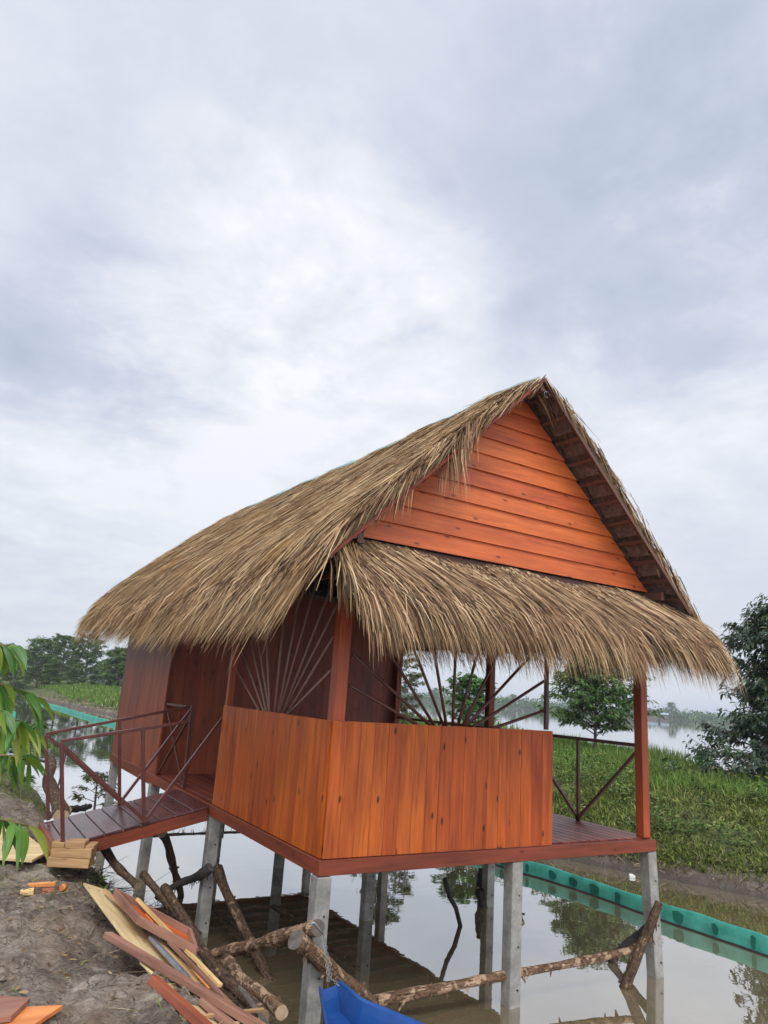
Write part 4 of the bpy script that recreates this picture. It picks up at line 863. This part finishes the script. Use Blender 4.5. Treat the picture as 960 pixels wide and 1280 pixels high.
# ------------------------------------------------------------------ plants
def leaf_mesh(name, mat, P, D, L, Wd, parent, droop=.3, fold=.0):
    """P (n,3) bases, D (n,3) directions, L (n,), Wd (n,)"""
    n = len(P); D = unit(D); mid = P + D * L[:, None] * .5; D2 = unit(D + np.array([0, 0, -droop])); tip = mid + D2 * L[:, None] * .5
    rows = np.stack([P, P * .55 + mid * .45, mid * .7 + tip * .3, tip], 1); wd = Wd[:, None] * np.array([[.12, .9, .85, .06]])
    side = np.cross(D, rng.normal(0, .55, (n, 3)) + np.array([0, 0, 1.0]))
    return ribbons(name, mat, rows, wd, side, parent, fold=fold)
def tree(name, label, cat, loc, H, Rc, n_limb, leaf, mat, seed, group=None, trunk_r=.05, crown_base=.12, prof=None, n_twig=5, n_leaf=9, droop=.5, limb_up=.25, lean=(0, 0), gap=0.0):
    g = np.random.default_rng(seed); random.seed(seed); loc = Vector(loc); root = thing(name, label, cat, tuple(loc), group)
    prof = prof or (lambda t: math.sin(math.pi * min(1, t * .9 + .16)) ** .7)
    m = MB(); pts = [loc + Vector((lean[0] * t * H + .03 * H * math.sin(t * 4 + seed) * t, lean[1] * t * H, H * t * .96 - .05)) for t in np.linspace(0, 1, 9)]
    m.tube(pts, [trunk_r * (1 - .85 * t) + .004 for t in np.linspace(0, 1, 9)], 9, rough=.05)
    P = []; D = []
    for i in range(n_limb):
        t = crown_base + (1 - crown_base) * ((i + g.random()) / n_limb) ** .9; idx = min(7, int(t * 8)); p0 = pts[idx].lerp(pts[idx + 1], t * 8 - idx)
        tt = (t - crown_base) / (1 - crown_base); R_ = Rc * prof(tt) * g.uniform(.55, 1.12); az = i * 2.4 + g.normal(0, .35)
        out = Vector((math.cos(az), math.sin(az), limb_up + .5 * tt)).normalized(); bend = Vector((0, 0, -.12 * R_))
        p1 = p0 + out * R_ * .55; p2 = p0 + out * R_ + bend; r0 = max(.004, trunk_r * .38 * (1 - tt * .6)); m.tube([p0, p1, p2], [r0, r0 * .6, r0 * .25], 5)
        for j in range(n_twig):
            s = g.uniform(.25, 1.0) if j else 1.0; b = p0.lerp(p1, s / .55) if s < .55 else p1.lerp(p2, (s - .55) / .45)
            ta = az + g.normal(0, 1.0); tv = Vector((math.cos(ta), math.sin(ta), g.normal(.12, .3))).normalized(); tl = Rc * g.uniform(.12, .3)
            e = b + tv * tl; m.tube([b, e], [r0 * .3, r0 * .12], 4)
            for q in range(n_leaf):
                u = g.uniform(.1, 1.05); bp = b.lerp(e, u) + Vector(g.normal(0, leaf * .18, 3)); la = ta + g.choice([-1, 1]) * g.uniform(.3, 1.3)
                P.append(tuple(bp)); D.append((math.cos(la), math.sin(la), g.uniform(-.9, .35) * (.5 + droop)))
    m.build('trunk', 'trunk', root)
    P = np.array(P); D = np.array(D); n = len(P); L = leaf * g.uniform(.6, 1.2, n)
    leaf_mesh('crown', mat, P, D, L, L * g.uniform(.20, .34, n), root, droop=droop)
    random.seed(seed + 1); return root
def base(px, py, z): p = at(px, py, z=z); return (p.x, p.y, float(height(p.x, p.y)) - .02)
# right bank trees
tree('leafy_tree', 'tall dark green drooping leaf tree at the right edge of the bank', 'tree', (12.3, 3.75, float(height(12.3, 3.75))), 4.9, 2.15, 84, .17, 'leafdark', 11, 'trees on the right bank', .085, .06, lambda t: (1 - t) ** .55 * (.92 + .2 * math.sin(t * 9)) if t > .18 else .8 + t, 13, 19, .75, .12)
tree('leafy_tree', 'young round green tree seen through the porch beside the right post', 'tree', base(744, 946, -.1), 2.5, 1.6, 66, .145, 'leafmid', 12, 'trees on the right bank', .045, .2, lambda t: .95 - .55 * t * t, 12, 20, .5, .5)
tree('leafy_tree', 'low bushy tree with large bright leaves behind the sunburst screen', 'tree', (10.6, 11.9, float(height(10.6, 11.9))), 1.95, .9, 34, .15, 'leafbright', 13, 'trees on the right bank', .04, .15, None, 10, 15, .2, .6)
tree('leafy_tree', 'olive tinted tree at the inner wall edge behind the screen', 'tree', (9.2, 13.6, float(height(9.2, 13.6))), 2.9, 1.0, 40, .11, 'leafold', 14, 'trees on the right bank', .05, .12, None, 10, 17, .4, .4)
# far bank trees on the left
far = [(18, 852, 5.2, 2.6, 'dark tree at the far left end of the row'), (45, 858, 5.6, 3.0, 'broad dark tree left in the row beyond the canal'), (73, 860, 6.0, 3.0, 'bushy tree second from left in the far row'), (103, 863, 6.2, 3.0, 'tallest full crowned tree in the middle of the far row'), (146, 866, 5.0, 2.7, 'dark rounded tree beside the hut wall in the far row'),
       (170, 866, 5.2, 2.8, 'tree mostly behind the hut wall in the far row'), (-12, 850, 6.0, 3.2, 'tree at the frame edge of the far row')]
for i, (px, py, H, Rc, lab) in enumerate(far):
    p = at(px, py, z=-.1); dst = (84, 80, 77, 74, 68, 66, 88)[i]; H *= dst / 68; Rc *= dst / 70; c_ = Vector((CX, CY, CZ)); dd = (Vector((p.x, p.y, 0)) - Vector((c_.x, c_.y, 0))).normalized(); q = c_ + dd * dst
    tree('bank_tree', lab, 'tree', (q.x, q.y, float(height(q.x, q.y)) - .1), H * .74, Rc * .66, 46, .26, 'leaffar', 30 + i, 'trees in a row beyond the left canal bank', .12, .06, lambda t: math.sin(math.pi * min(1, t * .8 + .2)) ** .5, 11, 17, .3, .35)
for i, (px, d_, H) in enumerate(((5, 120, 9), (35, 135, 9.5), (60, 110, 7.5), (88, 125, 8.5), (128, 115, 8), (152, 130, 10), (178, 120, 9))):
    p = at(px, 856, z=-.1); dd = Vector((p.x - CX, p.y - CY, 0)).normalized(); q = Vector((CX, CY, 0)) + dd * d_
    tree('bank_tree', ['hazy tree top behind the far left of the row', 'hazy tall tree behind the broad dark tree', 'hazy tree in the gap behind the second tree', 'hazy tree behind the tallest crown', 'thin hazy tree in the gap left of the rounded tree', 'tall hazy tree peeping above the rounded tree', 'hazy tree behind the hut wall'][i], 'tree', (q.x, q.y, -.3), H * .48, 2.2, 34, .4, 'leaffar', 50 + i, 'hazy trees behind the first row', .15, .1, None, 8, 14, .3, .35)
# shrub in the water beyond the ramp
tree('waterside_shrub', 'small twiggy shrub growing at the waterline beyond the ramp', 'shrub', (at(118, 1010, z=-.95).x, at(118, 1010, z=-.95).y, -1.1), .75, .45, 12, .10, 'leafold', 71, None, .02, .3, None, 5, 8, .3, .3)
tree('waterside_shrub', 'leafy green shrub on the left bank behind the hanging leaves', 'shrub', (at(14, 985, z=-.5).x, at(14, 985, z=-.5).y, -.5), .95, .6, 16, .10, 'leafmid', 72, None, .02, .05, None, 6, 12, .2, .6)
# far shore across the lake
def shoreline():
    P = []; D = []; g = np.random.default_rng(5)
    for a in np.arange(-62, -2, .16):                       # bearing from the camera, degrees from +Y
        th = R(-a); d_ = 404 + g.uniform(0, 25); Hh = 2.6 + 2.0 * abs(vnoise(np.array(a * .8), np.array(1.0))) * 2 + g.uniform(-1, 2.0)
        c_ = np.array([CX + math.sin(th) * d_, CY + math.cos(th) * d_])
        for q in range(70): P.append((c_[0] + g.normal(0, 1.8), c_[1] + g.normal(0, 1.8), -1 + Hh * g.random() ** .8)); D.append(tuple(g.normal(0, 1, 3)))
    P = np.array(P); D = np.array(D); n = len(P); o = leaf_mesh('far_woods', 'leaffar', P, D, np.full(n, 1.0), np.full(n, .9), None)
    setp(o, 'low hazy belt of woods on the far shore of the lake', 'woods', None, 'stuff')
shoreline()
for i, (a, H, lab) in enumerate(((33.2, 13, 'tall hazy tree on the far shore left of the lake view'), (35.6, 12, 'second hazy tree on the far shore'), (41.6, 11, 'hazy tree on the far shore above the rail'), (44, 12, 'hazy feathery tree on the far shore behind the screen'), (53.0, 13, 'hazy tree on the far shore beside the big dark tree'), (50.4, 10, 'small hazy tree on the far shore by the pale sheds'))):
    th = R(a); tree('shore_tree', lab, 'tree', (CX + math.sin(th) * 402, CY + math.cos(th) * 402, -.4), H * .62, 2.8, 26, .8, 'leaffar', 80 + i, 'tall trees on the far shore', .3, .35, None, 6, 8, .3, .4)
for i, (a, lab) in enumerate(((51.6, 'long pale blue roofed shed on the far shore'), (52.5, 'second smaller pale shed on the far shore'))):
    th = R(a); c_ = Vector((CX + math.sin(th) * 398, CY + math.cos(th) * 398, -1.0)); SH = thing('shed', lab, 'shed', tuple(c_), 'pale sheds on the far shore'); t_ = Vector((math.cos(th), -math.sin(th), 0)); n_ = Vector((math.sin(th), math.cos(th), 0)); l_ = (2.6, 1.6)[i]
    m = MB(); m.bar(c_ - t_ * l_ + Vector((0, 0, 1.0)), c_ + t_ * l_ + Vector((0, 0, 1.0)), 5, 2.0); m.build('wall', 'greycut', SH)
    m = MB(); e = [c_ - t_ * (l_ + .4) - n_ * 3 + Vector((0, 0, 2.1)), c_ - t_ * (l_ + .4) + Vector((0, 0, 2.9)), c_ - t_ * (l_ + .4) + n_ * 3 + Vector((0, 0, 2.1))]; m.prism(e, t_, 2 * l_ + .8); m.build('roof', 'shedroof', SH)
# grass and weeds
def blades(name, mat, N, area, Lr, wr, lab, cat, dens=None, lean=.35, zmin=-.9, k=3):
    x = rng.uniform(area[0], area[1], N); y = rng.uniform(area[2], area[3], N); z = height(x, y); keep = (z > zmin) & (z > WL + .02)
    if dens is not None: keep &= rng.random(N) < dens(x, y)
    x, y, z = x[keep], y[keep], z[keep]; n = len(x); P0 = np.stack([x, y, z - .01], -1)
    clump = .65 + .7 * (vnoise(x * 1.3, y * 1.3) + .5); L = rng.uniform(*Lr, n) * clump
    az = rng.uniform(0, 6.28, n); ln = rng.uniform(.1, 1, n) * lean; D = np.stack([np.cos(az) * ln, np.sin(az) * ln, np.ones(n)], -1); D = unit(D)
    P1 = P0 + D * L[:, None] * .55; D2 = unit(D + np.stack([np.cos(az), np.sin(az), -np.ones(n) * .6], -1) * ln[:, None] * 1.5); P2 = P1 + D2 * L[:, None] * .45
    wd = rng.uniform(*wr, n)[:, None] * np.array([[1, .85, .12]])
    o = ribbons(name, mat, np.stack([P0, P1, P2], 1), wd, np.stack([-np.sin(az) + rng.normal(0, .5, n), np.cos(az) + rng.normal(0, .5, n), np.zeros(n)], -1)); setp(o, lab, cat, None, 'stuff')
tall = lambda x, y: np.clip((x - right_edge(y) - 2.2) * 1.2, .0, 1) * np.clip((lake_edge(y) + .1 - x) * 3, 0, 1) * np.clip(.75 + 1.6 * vnoise(x * .7, y * .7), .1, 1)
low = lambda x, y: np.clip((x - right_edge(y) - .08) * 8, 0, 1) * np.clip((lake_edge(y) + .2 - x) * 3, 0, 1) * np.clip(.85 + 1.8 * vnoise(x * .9 + 7, y * .9), .12, 1) * np.clip(1.25 - (x - 7) * .12, .3, 1)
blades('tall_grass', 'grass', 85000, (8, 18, -1, 14), (.10, .33), (.008, .02), 'tall fresh green grass on top of the right bank', 'grass', tall)
blades('low_weeds', 'weed', 330000, (6.2, 16, -2, 16), (.05, .17), (.010, .026), 'low olive creeping weeds on the slope of the right bank', 'weeds', low, lean=1.6, zmin=-1.09)
blades('overhanging_weeds', 'weed', 90000, (6.1, 9.5, -2, 20), (.07, .22), (.010, .026), 'weeds overhanging the muddy edge of the right bank', 'weeds', lambda x, y: np.clip((x - right_edge(y) - .10) * 7, 0, 1) * np.clip((right_edge(y) + .8 - x) * 4, 0, 1) * np.clip(.8 + 1.6 * vnoise(x * 1.5 + 3, y * 1.5), .1, 1), lean=1.9, zmin=-1.06)
blades('far_grass', 'grass', 120000, (6.2, 22, 16, 75), (.15, .4), (.03, .08), 'short grass on the far part of the right bank', 'grass', lambda x, y: np.clip((x - right_edge(y) - .35) * 3, 0, 1), zmin=-.95)
def scatter_left():
    N = 30000; x = rng.uniform(-4, .5, N); y = rng.uniform(-4.0, 14, N); le = left_edge(y); z = height(x, y)
    band = np.exp(-((y - 1.9) / .35) ** 2) * (x < -.7) + .9 * (y > 5.8) * (x < le - .15) + .5 * np.exp(-(((x + .35) / .12) ** 2 + ((y + .55) / .15) ** 2)) * 2 + .9 * np.exp(-((y - .75) / .16) ** 2) * (x < -.9) + .05
    keep = (rng.random(N) < band) & (z > WL + .03); x, y, z = x[keep], y[keep], z[keep]; n = len(x); P0 = np.stack([x, y, z - .005], -1)
    az = rng.uniform(0, 6.28, n); L = rng.uniform(.03, .12, n) * np.where(y > 5.8, 2.2, 1); D = unit(np.stack([np.cos(az), np.sin(az), rng.uniform(.25, 1.3, n)], -1)); P1 = P0 + D * L[:, None] * .5; P2 = P1 + unit(D + [0, 0, -.6]) * L[:, None] * .5
    setp(ribbons('bank_grass', 'weed', np.stack([P0, P1, P2], 1), rng.uniform(.003, .007, n)[:, None] * np.array([[1, .9, .1]]), rng.normal(0, 1, (n, 3))), 'sparse weedy grass tufts on the near muddy bank', 'grass', None, 'stuff')
    N = 5200; x = rng.uniform(-3, -.2, N); y = rng.uniform(-3.0, 6, N); z = height(x, y); k_ = (z > WL + .05) & (rng.random(N) < .25 + 1.5 * np.exp(-((y - .55) / .25) ** 2)); x, y, z = x[k_], y[k_], z[k_]; n = len(x)
    az = rng.normal(.2, .8, n); L = rng.uniform(.03, .16, n); D = np.stack([np.cos(az), np.sin(az), rng.uniform(-.05, .28, n)], -1); P0 = np.stack([x, y, z + .006], -1)
    D2 = D + rng.normal(0, .35, (n, 3)) * [1, 1, .3]; P1 = P0 + D * L[:, None] * .5; P2 = P1 + D2 * L[:, None] * .5
    setp(ribbons('root_litter', 'drygrass', np.stack([P0, P1, P2], 1), rng.uniform(.002, .005, n)[:, None] * np.array([[1, .9, .4]]), rng.normal(0, .4, (n, 3)) + np.array([0, 0, 1.]) * 0 + np.stack([-np.sin(az), np.cos(az), az * 0], -1)), 'dry roots, straws and fibres littering the muddy bank', 'litter', None, 'stuff')
    N = 3500; x = rng.uniform(-2.6, -.35, N); y = rng.uniform(-2.5, 9, N); z = height(x, y); m = MB()
    for i in range(N):
        if z[i] < WL + .05: continue
        s_ = random.uniform(.003, .012) * (3.0 if random.random() < .05 else 1); c_ = Vector((x[i], y[i], z[i] + s_ * .2)); k = len(m.v)
        V = [c_ + Vector((random.uniform(.6, 1.1) * s_ * a, random.uniform(.6, 1.1) * s_ * b, random.uniform(.4, .9) * s_ * c__)) for a, b, c__ in ((1, 0, 0), (0, 1, 0), (-1, 0, 0), (0, -1, 0), (0, 0, 1), (0, 0, -1))]
        m.v += [tuple(v_) for v_ in V]
        for q in ((0, 1, 4), (1, 2, 4), (2, 3, 4), (3, 0, 4), (1, 0, 5), (2, 1, 5), (3, 2, 5), (0, 3, 5)): m.f.append([k + w_ for w_ in q]); m.uv += [(0, 0)] * 3; m.mi.append(0); m.sm.append(False)
    setp(m.build('mud_clods', 'ground'), 'small clods and crumbs of dried mud on the near bank', 'clods', None, 'stuff')
scatter_left()
def more_litter():
    g = rng
    N = 1500; x = g.uniform(-3, -.3, N); y = g.uniform(-2.5, 8, N); z = height(x, y); k = z > WL + .05; x, y, z = x[k], y[k], z[k]; n = len(x)
    P = np.stack([x, y, z + .008], -1); D = np.stack([g.normal(0, 1, n), g.normal(0, 1, n), g.uniform(-.1, .35, n)], -1)
    setp(leaf_mesh('dry_leaves', 'dryleaf', P, D, g.uniform(.02, .055, n), g.uniform(.010, .022, n), None, .3), 'curled brown dead leaves scattered over the near bank', 'dead leaves', None, 'stuff')
    N = 110; m = MB(); x = g.normal(-1.25, .42, N); y = g.normal(1.2, 1.0, N); z = height(x, y)
    for i in range(N):
        if z[i] < WL + .1: continue
        a_ = random.uniform(0, 6.28); l_ = random.uniform(.004, .018); c_ = Vector((x[i], y[i], z[i] + .006)); dv = Vector((math.cos(a_), math.sin(a_), random.uniform(-.3, .3))) * l_
        m.bar(c_ - dv, c_ + dv, random.uniform(.004, .012), random.uniform(.002, .005))
    setp(m.build('wood_chips', 'blockwood'), 'pale wood chips and splinters scattered round the plank pile', 'wood chips', None, 'stuff')
    P = []; D = []; L = []
    for i in range(330):
        yy_ = g.uniform(-1.5, 14); xx_ = float(right_edge(yy_)) + g.uniform(.3, 4.5)
        if xx_ > float(lake_edge(yy_)) - .2: continue
        h_ = float(height(xx_, yy_)); rr = g.uniform(.08, .3); hh = g.uniform(.08, .34)
        for q in range(int(60 * rr / .15)): P.append((xx_ + g.normal(0, rr * .6), yy_ + g.normal(0, rr * .6), h_ + hh * g.random() ** .7)); D.append((g.normal(0, 1), g.normal(0, 1), g.uniform(-.4, .8))); L.append(g.uniform(.035, .085))
    L = np.array(L); setp(leaf_mesh('broadleaf_weeds', 'weedleaf', np.array(P), np.array(D), L, L * .42, None, .4), 'uneven clumps of broad leaved weeds on the right bank slope', 'weeds', None, 'stuff')
more_litter()
def brush():
    g = rng; N = 1500; t = g.random(N); x = -.95 + .55 * g.random(N) ** .8 + .15 * g.normal(0, 1, N); y = -.4 + 4.2 * t + g.normal(0, .1, N); z = np.maximum(height(x, y), WL) + g.uniform(.0, .10, N)
    az = g.uniform(0, 6.28, N); L = g.uniform(.06, .28, N); D = np.stack([np.cos(az), np.sin(az), g.uniform(-.15, .5, N)], -1); P0 = np.stack([x, y, z], -1); P1 = P0 + D * L[:, None] * .5; P2 = P1 + (D + g.normal(0, .5, (N, 3))) * L[:, None] * .5
    setp(ribbons('brushwood', 'darktwig', np.stack([P0, P1, P2], 1), g.uniform(.003, .011, N)[:, None] * np.array([[1, .8, .3]]), g.normal(0, 1, (N, 3))), 'dark tangled brushwood and roots between the plank pile and the water', 'brushwood', None, 'stuff')
    N = 420; x = g.normal(-.82, .09, N); y = g.uniform(1.5, 3.2, N); z = height(x, y) + g.uniform(0, .10, N); D = g.normal(0, 1, (N, 3)) * [1, 1, .6] + [0, 0, .3]
    setp(leaf_mesh('low_leaves', 'weedleaf', np.stack([x, y, z], -1), D, g.uniform(.03, .07, N), g.uniform(.010, .02, N), None), 'dark low green leaves on the bank edge above the logs', 'weeds', None, 'stuff')
brush()
def bank_debris():
    N = 3900; y = np.concatenate([rng.uniform(-2, 8, 2400), rng.uniform(8, 60, N - 2400)]); x = right_edge(y) + rng.uniform(.05, .6, N); z = height(x, y); az = rng.uniform(0, 6.28, N); L = rng.uniform(.03, .16, N) * np.where(y > 8, 2.0, 1)
    D = np.stack([np.cos(az), np.sin(az), rng.uniform(-.5, .9, N)], -1); P0 = np.stack([x, y, z + .01], -1); P1 = P0 + D * L[:, None] * .5; P2 = P1 + (D + [0, 0, -.3]) * L[:, None] * .5
    setp(ribbons('bank_roots', 'drygrass', np.stack([P0, P1, P2], 1), rng.uniform(.006, .02, N)[:, None] * np.where(y > 8, 3.5, 1)[:, None] * np.array([[1, .9, .3]]), rng.normal(0, 1, (N, 3))), 'dead roots and twigs along the muddy foot of the right bank', 'roots', None, 'stuff')
bank_debris()
# stakes, edging and scrap on the right bank
for i, (px, py, h_, lab) in enumerate(((870, 957, .85, 'thin grey stake at the lake edge by the dark tree'), (692, 912, .7, 'thin stake in the grass beyond the porch rail'))):
    b_ = base(px, py, -.1); m = MB(); m.tube([b_, (b_[0] + .02, b_[1], b_[2] + h_ * .5), (b_[0], b_[1] + .02, b_[2] + h_)], [.022, .02, .015], 7); setp(m.build('stake', 'bark'), lab, 'stake', 'stakes on the right bank')
m = MB(); pts = [(float(lake_edge(y)) + .12, y, -.13) for y in np.arange(2.5, 13.5, .8)]
for a, b in zip(pts[:-1], pts[1:]): m.bar(a, b, .04, .12)
setp(m.build('timber_edging', 'greycut'), 'low dark timber edging along the lake side of the bank', 'edging')
p = at(884, 968, z=-.05); tree('weed_plant', 'small yellow green plant beside the grey stake', 'plant', (p.x - .3, p.y - .2, float(height(p.x - .3, p.y - .2))), .42, .25, 9, .14, 'leafbright', 91, None, .01, .2, None, 3, 6, .2, .5)
p = at(790, 1092, z=WL + .05); m = MB(); ring = [(p.x + .045 * math.cos(a) * random.uniform(.6, 1.1), p.y + .045 * math.sin(a) * random.uniform(.6, 1.1), p.z - .03 + random.uniform(.0, .02)) for a in np.linspace(0, 6.28, 11)[:-1]]
m.prism(ring, (0, 0, -1), .03); setp(m.build('foam_scrap', 'white'), 'small white foam scrap at the muddy waterline by the right stilt', 'scrap')

# ------------------------------------------------------------------ leafy branch reaching in from the left
def front_branch():
    base_ = Vector((-3.25, -1.9, float(height(-3.25, -1.9)))); root = thing('durian_sapling', 'green sapling with long drooping leaves reaching in at the left edge', 'sapling', tuple(base_))
    def pt(px, py, d): v = (CF * FPX + CR * (px - 480) + CU * (640 - py)).normalized(); return Vector((CX, CY, CZ)) + v * d
    tw = [[(-90, 820, 2.1), (-30, 850, 2.12), (10, 858, 2.15), (46, 876, 2.2)], [(-90, 790, 2.0), (-40, 800, 2.05), (0, 806, 2.1), (16, 812, 2.12)], [(-100, 930, 2.2), (-30, 915, 2.2), (10, 905, 2.22), (40, 922, 2.25)],
          [(-90, 1000, 2.0), (-40, 1010, 2.0), (0, 1024, 2.0), (36, 1032, 2.02)], [(-100, 880, 2.3), (-40, 890, 2.3), (-5, 900, 2.32), (15, 925, 2.34)], [(-90, 860, 1.95), (-40, 876, 1.95), (0, 892, 1.98), (30, 905, 2.0)], [(-90, 950, 2.1), (-30, 950, 2.1), (5, 944, 2.12), (38, 950, 2.12)]]
    trunk_top = pt(-110, 760, 2.05)
    m = MB(); m.tube([base_, base_.lerp(trunk_top, .35) + Vector((.03, 0, 0)), base_.lerp(trunk_top, .7) + Vector((-.02, .02, 0)), trunk_top + Vector((0, 0, .5))], [.03, .026, .02, .006], 9)
    rows = []; sides = []; wid = []; g = np.random.default_rng(4)
    for t_ in tw:
        P = [pt(*q) for q in t_]; zz = P[0].z; s0 = base_.lerp(trunk_top, min(1, max(0, (zz - .15 - base_.z) / (trunk_top.z - base_.z)))); m.tube([s0] + P, [.012, .008, .006, .004, .0025], 7)
        for q in range(22):
            u = .3 + .7 * (q + g.random() * .6) / 22; j = min(2, int(u * 3)); b = P[j].lerp(P[j + 1], u * 3 - j); L = g.uniform(.075, .125)
            sd_ = 1 if q % 2 else -1; dr = (CR * g.uniform(-.15, .6) + Vector((g.normal(0, .3), sd_ * g.uniform(.0, .7), 0)) + Vector((0, 0, -1)) * g.uniform(.5, 1.2)).normalized()
            line = [b]; v = (dr + Vector((0, 0, .7))).normalized()
            for k in range(7): line.append(line[-1] + v * L / 7); v = (v + Vector((0, 0, -.30)) + dr * .1).normalized()
            rows.append([tuple(x_) for x_ in line]); s_ = dr.cross(Vector(g.normal(0, .5, 3)) + CF).normalized(); sides.append(tuple(s_)); wid.append(g.uniform(.015, .022) * np.array([.06, .55, .9, 1, .95, .75, .42, .05]))
    m.build('stem', 'stem', root); ribbons('foliage', 'frontleaf', np.array(rows), np.array(wid), np.array(sides), root, smooth=True, uv=True, fold=.16)
front_branch()
